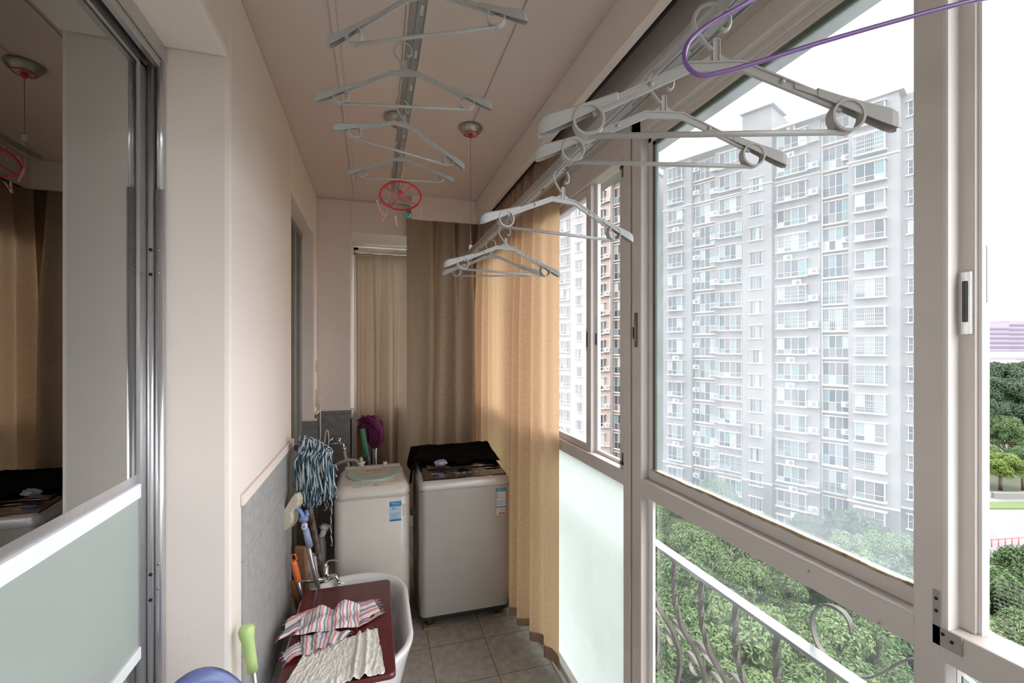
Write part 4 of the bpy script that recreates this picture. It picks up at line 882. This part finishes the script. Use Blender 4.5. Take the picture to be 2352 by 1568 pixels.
# ------------------------------------------------------------------ iron railing outside the near window
rg = thing('railing', 'grey iron balcony railing with scrolls outside the lower window pane', 'railing', (1.05, 1.0, 0))
bx('top_rail', RAILM, [(1.030, 1.072, -.3, 2.4, .828, .840)], rg, .002, True)
bars = [1.878, 1.728, 1.578, 1.428, 1.284, 1.132, .983, .83, .68, .53, .38]
for y in bars:
    m = MB(); xs = [(1.05, .83), (1.05, .74), (1.055, .66), (1.09, .56), (1.15, .46), (1.185, .36), (1.18, .26), (1.13, .14), (1.06, .03), (1.05, -.02)]
    P = spline([(x, y, z) for x, z in xs], 6); vs = []
    for i, p in enumerate(P):      # square bar with a twist in its upper part
        tw = min(i, 16) * .38; t = (P[min(i + 1, len(P) - 1)] - P[max(i - 1, 0)]).normalized(); u = t.cross(Vector((0, 1, 0))).normalized(); w = t.cross(u)
        for k in range(4):
            a = tw + pi / 4 + k * pi / 2; vs.append(p + (u * cos(a) + w * sin(a)) * .0105)
    n = len(P); m.add(vs, [(i * 4 + j, i * 4 + (j + 1) % 4, (i + 1) * 4 + (j + 1) % 4, (i + 1) * 4 + j) for i in range(n - 1) for j in range(4)] + [(0, 1, 2, 3), tuple(range(4 * n - 4, 4 * n))], False)
    m.build('baluster', BARM, rg, 0, True)
def bellyx(z):
    xs = [(.83, 1.05), (.74, 1.05), (.66, 1.055), (.56, 1.09), (.46, 1.15), (.36, 1.185), (.26, 1.18), (.14, 1.13), (.03, 1.06), (-.1, 1.05)]
    for (z0, x0), (z1, x1) in zip(xs, xs[1:]):
        if z <= z0 and z >= z1: return x0 + (x1 - x0) * (z0 - z) / (z0 - z1)
    return 1.05
for y0, z0, s_, f_ in ((1.66, .50, .05, 1), (1.50, .50, .05, -1), (1.64, .38, .045, -1), (1.36, .50, .05, 1), (1.36, .38, .045, 1), (1.50, .36, .05, 1), (1.20, .36, .05, -1), (1.20, .50, .045, 1), (1.06, .36, .05, 1), (1.80, .44, .05, 1)):
    pts = []
    for k in range(40):
        a = k / 39 * 3.4 * pi / 2 * 1.6; r = s_ * (1 - .55 * k / 39); yy = y0 + f_ * r * cos(a); zz = z0 + r * sin(a) + .0; pts.append((bellyx(zz) + .012, yy, zz))
    m = MB(); m.band(pts, .008, .0022, up=(1, 0, 0)); m.build('scroll', BARM, rg, 0, True)
P = [atx(u, v, 1.10) for u, v in ((1957, 1452), (1953, 1430), (1940, 1408), (1918, 1393), (1893, 1388), (1872, 1403), (1866, 1430), (1875, 1470), (1895, 1505), (1925, 1533), (1962, 1550), (2000, 1555), (2040, 1538), (2070, 1520), (2105, 1513))]
P += [atx(2180, 1530, 1.10), atx(2260, 1590, 1.10)]
m = MB(); m.band(spline(P, 6), .007, .0022, up=(1, 0, 0)); m.build('large_scroll', BARM, rg, 0, True)

# ------------------------------------------------------------------ outside: ground, road, towers
GRASS = mat('outer_ground', (.035, .055, .02), .95, col2=(.06, .05, .035), scale=.3)
ASPH = mat('road_asphalt', (.14, .14, .145), .85, var=.06, scale=.4)
PAVE = mat('road_pavement', (.22, .17, .155), .9); LAWN = mat('verge_grass', (.07, .11, .03), .95)
GZ = -20.0
LOWW = mat('low_wall_stone', (.16, .15, .14), .9)
bx('ground', GRASS, [(-300, 700, -300, 900, GZ - 1, GZ)], **st)
def strip(name, mt, d0, d1, z, **t):
    a = at(2150, 797, d0); b = at(3400, 797, d0); c_ = at(3400, 797, d1); e_ = at(2150, 797, d1); m = MB()
    m.add([(p.x, p.y, zz) for zz in (z - .3, z) for p in (a, b, c_, e_)], [(3, 2, 1, 0), (4, 5, 6, 7), (0, 1, 5, 4), (1, 2, 6, 5), (2, 3, 7, 6), (3, 0, 4, 7)]); return m.build(name, mt, **t)
strip('road', ASPH, 46.5, 60.5, GZ + .10, **st); strip('pavement', PAVE, 43.5, 46.4, GZ + .14, **st)
strip('verge', LAWN, 60.6, 63.2, GZ + .2, **st); strip('service_road', ASPH, 63.3, 68, GZ + .12, **st)
m = MB(); a = at(2262, 797, 49); b = at(2700, 797, 53)
for k in range(30):
    p = a.lerp(b, k / 30); q = a.lerp(b, (k + .5) / 30); m.tube([(p.x, p.y, GZ + .12), (p.x, p.y, GZ + .95)], .05, 6)
m.tube([(a.x, a.y, GZ + .85), (b.x, b.y, GZ + .85)], .04, 6); m.build('road_barrier', REDI, label='low red and white barrier along the near edge of the road', cat='barrier')
m = MB(); a = at(2280, 797, 65.0); b = at(2700, 797, 64.4)
m.band([(a.x, a.y, GZ + .45), (b.x, b.y, GZ + .45)], .45, .2, up=(0, 0, 1)); m.build('low_wall', LOWW, label='low grey wall at the foot of the trees across the road', cat='wall')

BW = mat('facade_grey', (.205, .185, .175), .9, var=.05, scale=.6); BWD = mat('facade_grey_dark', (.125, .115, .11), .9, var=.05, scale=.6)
BSH = mat('recess_shade_and_fan', (.10, .11, .13), .9); TRIMW = mat('facade_white_trim', (.43, .415, .40), .7); PEACH = mat('facade_peach_sill', (.48, .36, .28), .8)
ROOFM = mat('roof_tiles_grey', (.30, .30, .33), .8, scale=2); ACM = mat('ac_white', (.45, .44, .42), .5)
def winglass():
    m, t, p = nt('facade_window_glass'); N = t.nodes; L = t.links
    oi = N.new('ShaderNodeObjectInfo'); g = N.new('ShaderNodeNewGeometry')
    mu = N.new('ShaderNodeMath'); mu.operation = 'MULTIPLY_ADD'; L.new(oi.outputs['Random'], mu.inputs[0]); mu.inputs[1].default_value = 37.7; L.new(g.outputs['Random Per Island'], mu.inputs[2])
    fr = N.new('ShaderNodeMath'); fr.operation = 'FRACT'; L.new(mu.outputs[0], fr.inputs[0])
    r = N.new('ShaderNodeValToRGB'); r.color_ramp.interpolation = 'CONSTANT'; e = r.color_ramp.elements; e[0].position = 0; e[0].color = (.035, .04, .045, 1); e[1].position = .25; e[1].color = (.07, .075, .075, 1)
    for ps, c in ((.45, (.12, .10, .095, 1)), (.62, (.17, .19, .18, 1)), (.74, (.10, .16, .16, 1)), (.82, (.27, .27, .26, 1)), (.93, (.05, .05, .055, 1))): x = e.new(ps); x.color = c
    L.new(fr.outputs[0], r.inputs[0]); L.new(r.outputs[0], p.inputs['Base Color']); p.inputs['Roughness'].default_value = .25; p.inputs['Specular IOR Level'].default_value = .25; return m
WG = winglass()
# window units, local: x along the facade, y outwards (towards us), z up, origin at window centre
def bay(w, h, dep, ncol, split, cage=False, f=.046):
    m = MB(); x0, x1 = -w / 2, w / 2; z0, z1 = -h / 2, h / 2
    m.mi = 1
    for k in range(ncol):
        xa = x0 + .02 + (w - .04) * k / ncol; xb = x0 + .02 + (w - .04) * (k + 1) / ncol
        m.box(xa, xb - .01, 0, dep - .04, z0 + .04, z0 + h * split); m.box(xa, xb - .01, 0, dep - .04, z0 + h * split + .01, z1 - .04)
    m.mi = 0
    for k in range(ncol + 1):
        x = x0 + (w - f) * k / ncol; wd = f * (1.5 if k in (0, ncol) or (ncol == 4 and k == 2) else 1); x = min(x, x1 - wd); m.box(x, x + wd, dep - .06, dep, z0, z1)
    for z in (z0, z1 - f, z0 + h * split): m.box(x0, x1, dep - .055, dep - .002, z, z + f)
    if dep > .2:
        for s_ in (x0 - .01, x1 - .05):
            m.box(s_, s_ + .06, .02, dep, z0, z0 + f); m.box(s_, s_ + .06, .02, dep, z1 - f, z1); m.box(s_, s_ + .06, .02, dep, z0 + h * split, z0 + h * split + f)
            m.box(s_, s_ + .06, dep * .45, dep * .45 + .05, z0, z1)
    m.mi = 2; m.box(x0 - .15, x1 + .15, 0, dep + .12, z1, z1 + .10); m.mi = 0; m.box(x0 - .15, x1 + .15, 0, dep + .12, z0 - .12, z0)
    if cage:
        m.mi = 3; c = dep + .35; k = x0 - .1
        while k < x1 + .1: m.box(k, k + .025, c - .02, c, z0 - .05, z1 + .12); k += .16
        for z in (z0 - .05, z0 + .35, z0 + .8, z0 + 1.2, z1 + .1): m.box(x0 - .1, x1 + .1, c - .02, c + .005, z, z + .03)
        for s_ in (x0 - .1, x1 + .08): m.box(s_, s_ + .02, 0, c, z0 - .05, z0 - .02); m.box(s_, s_ + .02, 0, c, z1 + .1, z1 + .13)
    return m
CAGE = mat('window_cage_steel', (.42, .42, .42), .5, .5)
WM = [TRIMW, WG, PEACH, CAGE]
def mesh_of(m, name):
    o = m.build(name, WM); me = o.data; bpy.data.objects.remove(o); return me
ac = MB(); ac.box(-.42, .42, .05, .42, -.29, .29); ac.mi = 1; ac.tube([(-.12, .42, 0), (-.12, .428, 0)], .2, 16); ac.mi = 2; ac.tube([(-.12, .428, 0), (-.12, .432, 0)], .06, 10)
acme = None
o = ac.build('ac', [ACM, BSH, ACM]); acme = o.data; bpy.data.objects.remove(o)
sh = MB()
for z in (0, .14, .28, .42, .56): sh.box(-.55, .55, .55, .58, z, z + .035); sh.box(-.56, -.53, .0, .58, z, z + .035)
for x in (-.55, 0, .53): sh.box(x, x + .03, .55, .58, 0, .6)
sh.mi = 2; sh.box(-.6, .6, 0, .62, -.1, 0)
o = sh.build('shelf', WM); shme = o.data; bpy.data.objects.remove(o)
E_ = Vector((.4131, -.9107, 0)); Nn = Vector((-.9107, -.4131, 0)); Q0 = Vector((39.1, 53.0, 0)); ANG = math.atan2(E_.y, E_.x)
# frame in which local +x runs along the facade and local +y points towards us
def building(name, label, loc_s):
    r = thing(name, label, 'building', (Q0.x, Q0.y, GZ)); r.rotation_euler = (0, 0, ANG); ROOT[r.name] = (0, 0, 0); return r
# for rotation ANG, local y = (-sin, cos)*; facing us is -y, so units are turned by pi and s is mirrored inside them
def put(me, name, par, s, z, y=0.0):
    o = bpy.data.objects.new(name, me); COL.objects.link(o); o.parent = par; o.location = (s, -y, z - GZ); o.rotation_euler = (0, 0, pi); return o
def bl_(m, s0, s1, y0, y1, z0, z1): m.box(s0, s1, -y1, -y0, z0 - GZ, z1 - GZ)     # y measured outwards from the facade plane
B = building('apartment_building', 'long grey apartment block with white windows, filling the big window', 0)
LZ = -14.2
m = MB()
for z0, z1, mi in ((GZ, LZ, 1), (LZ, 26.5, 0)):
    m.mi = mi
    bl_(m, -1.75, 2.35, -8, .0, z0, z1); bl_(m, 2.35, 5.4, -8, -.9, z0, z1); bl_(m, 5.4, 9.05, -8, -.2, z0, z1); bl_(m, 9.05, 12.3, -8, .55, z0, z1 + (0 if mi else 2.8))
    bl_(m, 12.3, 16.9, -8, -.2, z0, z1); bl_(m, 16.9, 19.5, -8, -.9, z0, z1); bl_(m, 19.5, 23.5, -8, .25, z0, z1); bl_(m, 23.5, 26.4, -10, -1.2, z0, z1)
m.mi = 2; bl_(m, -4.2, -1.75, -10, -6.0, GZ, 24.5)  # setback wall coloured dark to carry the shadow of the recess
m.build('wall', [BW, BWD, BSH], B)
m = MB()
for s0, s1, y in ((-1.85, 2.4, .1), (5.4, 9.05, -.1), (9.0, 12.35, .65), (12.3, 16.9, -.1), (19.4, 23.6, .35), (23.5, 26.5, -1.1)): bl_(m, s0, s1, y - .3, y, LZ - .08, LZ + .1)
for s0, s1, y in ((-1.85, 2.4, .1), (2.35, 5.4, -.8), (5.4, 9.05, -.1)): bl_(m, s0, s1, y - .3, y, 20.4, 20.55)
for s0, s1, y in ((9.0, 12.35, .65), (12.3, 16.9, -.1), (19.4, 23.6, .35)): bl_(m, s0, s1, y - .3, y, 20.5, 20.65)
m.build('cornice', TRIMW, B)
m = MB()
def roof(s0, s1, y1, z, h, ov=.45, y0=-7):
    m.mi = 0; bl_(m, s0 - ov, s1 + ov, y0 - ov, y1 + ov, z, z + .28); m.mi = 1
    sc_ = (s1 + s0) / 2; yc = -(y0 + y1) / 2; zz = z + .28 - GZ
    b = [(s0 - ov, -(y1 + ov), zz), (s1 + ov, -(y1 + ov), zz), (s1 + ov, -(y0 - ov), zz), (s0 - ov, -(y0 - ov), zz)]; rw = max(.2, (s1 - s0) / 2 - 1.4)
    m.add(b + [(sc_ - rw, yc, zz + h), (sc_ + rw, yc, zz + h)], [(0, 1, 5, 4), (1, 2, 5), (2, 3, 4, 5), (3, 0, 4), (3, 2, 1, 0)], False)
roof(-1.75, 9.05, .1, 26.5, 1.5); roof(12.3, 23.5, .1, 26.4, 1.5); roof(9.3, 12.2, .55, 29.4, 1.4, y0=-3); roof(12.6, 15.2, -3.5, 27.8, 1.3, y0=-7)
m.build('roof', [TRIMW, ROOFM], B)
m = MB()
for s in (5.55, 16.35, 17.0, 12.4): m.tube([(s, .35 if s > 9 else .3, .5), (s, .35 if s > 9 else .3, 46)], .05, 6)
m.build('downpipe', TRIMW, B)
ROWS = [1.75 + 2.885 * k for k in range(-7, 9)]
V = {}
def variant(key, *a, **k):
    if key not in V: V[key] = mesh_of(bay(*a, **k), key)
    return V[key]
rw = random.Random(12)
for i, z in enumerate(ROWS):
    cg = rw.random
    put(variant('b1', 2.05, 1.85, .55, 3, .28), 'bay_window', B, .25, z, 0)
    k = cg() < .12; put(variant('b3%d' % k, 2.75, 1.85, .45, 4, .27, cage=k), 'bay_window', B, 7.5, z, -.2)
    k = (i in (8, 9) and False) or cg() < .25 or i == 9; put(variant('b5%d' % k, 2.9, 1.85, .45, 4, .27, cage=k), 'bay_window', B, 14.2, z, -.2)
    k = cg() < .2 or i == 9; put(variant('b7%d' % k, 2.4, 1.85, .50, 3, .28, cage=k), 'bay_window', B, 21.35, z, .25)
    put(variant('bal', 2.7, 2.35, .25, 4, .42), 'balcony_window', B, 3.9, z - .1, -.9)
    k = cg() < .2 or i == 9; put(variant('bal2%d' % k, 2.45, 2.35, .25, 4, .42, cage=k), 'balcony_window', B, 18.2, z - .1, -.9)
    if i < 15: put(variant('st', 1.35, 1.5, .06, 4, .0, f=.028), 'stair_window', B, 10.62, z - 1.23, .55)
    put(variant('sm', .8, 1.4, .06, 2, .5), 'small_window', B, 24.4, z + .1, -1.2)
    # air conditioners and their barred shelves
    put(shme, 'equipment_shelf', B, 5.55, z - .85, -.2); put(shme, 'equipment_shelf', B, 16.3, z - .85, -.2)
    if rw.random() < .75: put(acme, 'air_conditioner', B, 16.3, z - .5, -.15)
    if rw.random() < .55: put(acme, 'air_conditioner', B, 5.5, z - .5, -.15)
    if rw.random() < .35: put(acme, 'air_conditioner', B, 14.0 + rw.uniform(-.5, .8), z + 1.3, -.2)
    if rw.random() < .30: put(acme, 'air_conditioner', B, .3, z + 1.3, 0)
    if rw.random() < .85: put(acme, 'air_conditioner', B, 2.75, z + .3 * rw.random(), -.8)
    if rw.random() < .6: put(acme, 'air_conditioner', B, 19.15, z - .4, -.8)
m = MB()
for z in ROWS:
    for s0, s1 in ((2.35, 5.3), (16.9, 19.5)): bl_(m, s0, s1, -.9, -.45, z - 1.45, z - 1.28)
m.build('floor_band', PEACH, B)
B2 = building('apartment_building', 'second grey-pink apartment block seen beyond the curtain through the narrow sash', 0)
m = MB(); bl_(m, -24, -18.3, -8, .0, GZ, 27); bl_(m, -18.3, -14.6, -8, .6, GZ, 30); bl_(m, -14.6, -10.6, -8, 0, GZ, 27); bl_(m, -10.6, -7.6, -8, -.9, GZ, 27); bl_(m, -7.6, -4.3, -8, -.1, GZ, 27); m.build('wall', mat('facade_pink_grey', (.31, .26, .245), .9, var=.05, scale=.6), B2)
m = MB(); bl_(m, -24.4, -4.0, -8.5, .5, 27, 27.3); bl_(m, -18.7, -14.2, -8.5, 1.0, 30, 30.3); m.build('roof', ROOFM, B2)
m = MB(); m.tube([(-10.7, -.1, .5), (-10.7, -.1, 46)], .05, 6); m.tube([(-14.5, -.1, .5), (-14.5, -.1, 46)], .05, 6); m.build('downpipe', TRIMW, B2)
for i, z in enumerate(ROWS):
    put(variant('b30', 2.75, 1.85, .45, 4, .27), 'bay_window', B2, -20.0, z, 0); put(variant('st', 1.35, 1.5, .06, 4, .0, f=.028), 'stair_window', B2, -16.5, z - 1.23, .60)
    put(variant('b1', 2.05, 1.85, .55, 3, .28), 'bay_window', B2, -12.6, z, 0); put(shme, 'equipment_shelf', B2, -11.1, z - .85, 0)
    if rw.random() < .6: put(acme, 'air_conditioner', B2, -11.1, z - .5, 0)
    put(variant('bal', 2.7, 2.35, .25, 4, .42), 'balcony_window', B2, -9.1, z - .1, -.9); put(variant('b30', 2.75, 1.85, .45, 4, .27), 'bay_window', B2, -6, z, -.1)
# distant towers
TW = mat('far_tower_purple', (.24, .21, .26), .9); TW2 = mat('far_tower_dark', (.15, .13, .18), .9); TWO = mat('far_block_white', (.80, .76, .74), .9)
def tower(label, u0, u1, v0, d, mt, mt2, deep=18):
    a = at(u0, v0, d); b = at(u1, v0, d); m = MB(); w = (b - a).length; h = a.z - GZ
    t = thing('tower', label, 'tower', (a.x, a.y, GZ)); t.rotation_euler = (0, 0, math.atan2(b.y - a.y, b.x - a.x))
    m.box(0, w, 0, deep, 0, h); m.build('wall', mt, t); m = MB(); z = 3
    while z < h - 2: m.box(-.1, w + .1, -.35, 0, z, z + 1.3); z += 3
    m.build('window_bands', mt2, t)
    return t
tower('pale purple tower far away at the right edge, left one of the two', 2272, 2318, 741, 300, TW, TW2); tower('taller purple-grey tower at the very right edge', 2318, 2420, 736, 310, TW, TW2)
tower('white low block in front of the purple towers on the skyline', 2240, 2330, 812, 240, TWO, TW); tower('orange-tinted low block on the skyline at the right edge', 2330, 2440, 808, 245, PEACH, TW)

# ------------------------------------------------------------------ trees
def leafmat(name, cols):
    m, t, p = nt(name); N = t.nodes; L = t.links
    g = N.new('ShaderNodeNewGeometry'); oi = N.new('ShaderNodeObjectInfo')
    ad = N.new('ShaderNodeMath'); ad.operation = 'MULTIPLY_ADD'; L.new(g.outputs['Random Per Island'], ad.inputs[0]); ad.inputs[1].default_value = .55
    mu = N.new('ShaderNodeMath'); mu.operation = 'MULTIPLY'; L.new(oi.outputs['Random'], mu.inputs[0]); mu.inputs[1].default_value = .45; L.new(mu.outputs[0], ad.inputs[2])
    r = N.new('ShaderNodeValToRGB'); e = r.color_ramp.elements; e[0].position = 0; e[0].color = (*cols[0], 1); e[1].position = 1; e[1].color = (*cols[-1], 1)
    for i, c in enumerate(cols[1:-1]): x = e.new((i + 1) / (len(cols) - 1)); x.color = (*c, 1)
    L.new(ad.outputs[0], r.inputs[0]); L.new(r.outputs[0], p.inputs['Base Color']); p.inputs['Roughness'].default_value = .5; p.inputs['Specular IOR Level'].default_value = .3
    tl = N.new('ShaderNodeBsdfTranslucent'); L.new(r.outputs[0], tl.inputs[0]); mx = N.new('ShaderNodeMixShader'); mx.inputs[0].default_value = .3
    out = N['Material Output']; L.new(p.outputs[0], mx.inputs[1]); L.new(tl.outputs[0], mx.inputs[2]); L.new(mx.outputs[0], out.inputs[0]); return m
LEAF = leafmat('camphor_leaves', [(.035, .062, .025), (.06, .105, .038), (.095, .155, .055), (.17, .22, .10)])
LEAFY = leafmat('yellow_green_leaves', [(.10, .15, .03), (.16, .22, .05), (.22, .28, .08)])
LEAFD = leafmat('deep_green_leaves', [(.025, .045, .025), (.045, .078, .04), (.075, .12, .06)])
BARK = mat('bark', (.13, .10, .075), .9, bump=.5, bscale=20)
def crown(seed, nl, leaf, rad=3.0, hgt=3.2, lumps=34):
    """one crown: leaf blades set round many lumps; origin at the crown centre"""
    rn = random.Random(seed); V_ = []; F_ = []
    Lp = []
    for i in range(lumps):
        a = rn.uniform(0, 2 * pi); ph_ = rn.uniform(-.7, 1); r = rad * .78 * sqrt(max(0, 1 - ph_ ** 2)) * rn.uniform(.6, 1)
        Lp.append((Vector((r * cos(a), r * sin(a), hgt * .62 * ph_)), rn.uniform(.45, .95) * rad / 3))
    for i in range(nl):
        c, r = Lp[i % lumps]; z = rn.uniform(-.5, 1); a = rn.uniform(0, 2 * pi); q = sqrt(1 - z * z); n = Vector((q * cos(a), q * sin(a), z)); p = c + n * r * rn.uniform(.80, 1.08)
        n = (n + Vector((rn.uniform(-.7, .7), rn.uniform(-.7, .7), rn.uniform(-.2, .8)))).normalized(); t = n.cross(Vector((rn.uniform(-1, 1), rn.uniform(-1, 1), rn.uniform(-1, 1)))).normalized(); w = n.cross(t)
        s_ = leaf * rn.uniform(.7, 1.3); b = len(V_)
        V_ += [p - t * s_, p + w * s_ * .42 + n * s_ * .12, p + t * s_, p - w * s_ * .42 + n * s_ * .12]; F_.append((b, b + 1, b + 2, b + 3))
    me = bpy.data.meshes.new('crown'); me.from_pydata([tuple(v) for v in V_], [], F_); me.update(); return me
def trunkmesh(h=7, r=.2):
    m = MB(); m.tube([(0, 0, 0), (.05, .03, h * .4), (-.05, .02, h * .7)], r, 8, rs=[r * 1.2, r, r * .8])
    for a in range(5): m.tube([(-.03, .02, h * .5 + a * .2), (1.3 * cos(a * 1.26), 1.3 * sin(a * 1.26), h * .85), (2 * cos(a * 1.26), 2 * sin(a * 1.26), h * 1.05)], r * .4, 6, rs=[r * .5, r * .3, r * .12])
    o = m.build('trunk', BARK); me = o.data; bpy.data.objects.remove(o); return me
TM = trunkmesh(); CR = []
for sd_ in range(4): CR.append(crown(sd_ + 40, 17000, .13, lumps=46))
MM = {}
def cmesh(i, mt):
    k = (i, mt.name)
    if k not in MM: c = CR[i].copy(); c.materials.clear(); c.materials.append(mt); MM[k] = c
    return MM[k]
for c in CR:
    c.materials.append(LEAF)
TN = 0
def tree(u, d, ztop, s=1.0, mt=LEAF, label=None, cat='tree', group=None, name='tree', squash=1.0):
    global TN
    p = at(u, 797, d); t = thing(name, label, cat, (p.x, p.y, GZ), random.uniform(0, 6.28), group)
    hc = ztop - GZ - 2.55 * s * squash
    o = bpy.data.objects.new('crown', cmesh(TN % 4, mt)); COL.objects.link(o); o.parent = t; o.location = (0, 0, hc); o.scale = (s, s, s * squash)
    q = bpy.data.objects.new('trunk', TM); COL.objects.link(q); q.parent = t; k = max(.3, hc / 7.2); q.scale = (s, s, k); TN += 1; return t
rt = random.Random(8); ORD = ['first', 'second', 'third', 'fourth', 'fifth', 'sixth', 'seventh', 'eighth', 'ninth', 'tenth', 'eleventh', 'twelfth']
# the grove under the balcony
lst = []
for row, (d, z) in enumerate(((16.5, -13.2), (20, -12.6), (24, -12.0), (28.5, -11.6), (33, -11.8))):
    step = 3.7 / d * F; u = (1470, 1450, 1400, 1370, 1350)[row] + (row % 2) * step * .5 - (row == 0) * 60; nn = 0
    while u < 2500:
        if not (u > 2190 and d > 29.5): lst.append((u + rt.uniform(-20, 20), d + rt.uniform(-.8, .8), z + rt.uniform(-.8, .7), rt.uniform(.85, 1.08), 'leafy green grove tree, %s from left in the %s row below the balcony' % (ORD[nn], ORD[row]))); nn += 1
        u += step
for (u, d, z, s_, lb_) in lst:
    tree(u, d, z, s_, LEAF, lb_, group='trees in the grove below the balcony')
tree(1650, 47, -12.2, .95, LEAF, 'green tree top rising before the left windows of the grey apartment block')
tree(1615, 51, -14.5, .8, LEAF, 'small green tree beside the base of the apartment block, far left')
tree(1960, 36.5, -11.6, 1.1, LEAFD, 'large blue-green tree in front of the lower right of the apartment block')
tree(1840, 43, -14.2, .55, LEAF, 'narrow green tree top before a low blue window of the apartment block')
tree(2040, 33, -13.4, .95, LEAFD, 'blue-green tree right of the larger one at the foot of the apartment block')
tree(1540, 60, -16.5, .9, LEAF, 'green tree at the dark recess left of the apartment block')
tree(1497, 41, -12.6, .95, LEAF, 'leafy green tree at the top left corner of the lower clear pane')
# across the road
tree(2298, 69, -14.2, 1.1, LEAFY, 'bright yellow-green tree beyond the road at the right edge', squash=.75)
tree(2350, 69, -13.6, .95, LEAF, 'mid-green tree right of the yellow-green one beyond the road')
tree(2250, 72, -13.0, .9, LEAF, 'mid-green tree left of the yellow-green one beyond the road')
tree(2310, 76, -10.0, 1.1, LEAF, 'lighter green tree behind the yellow-green one beyond the road')
WL = ['left middle', 'centre middle', 'right middle', 'tallest, left of centre', 'tallest, right of centre', 'tall, far left', 'tall, far right', 'lower front left', 'lower front centre', 'lower front right']
for i, (u, d, z, s_, mt) in enumerate(((2262, 84, -3.5, 1.5, LEAFD), (2320, 82, -4.2, 1.5, LEAFD), (2375, 84, -3.8, 1.5, LEAFD), (2292, 92, -1.5, 1.7, LEAFD), (2350, 94, -1.2, 1.7, LEAFD), (2240, 93, -2.0, 1.6, LEAFD), (2410, 95, -1, 1.7, LEAFD), (2265, 80, -7.5, 1.4, LEAFD), (2325, 79, -8, 1.4, LEAFD), (2385, 80, -8, 1.3, LEAFD))):
    tree(u, d, z, s_, mt, 'dark green tree in the wood across the road, ' + WL[i], group='dark trees of the wood across the road')
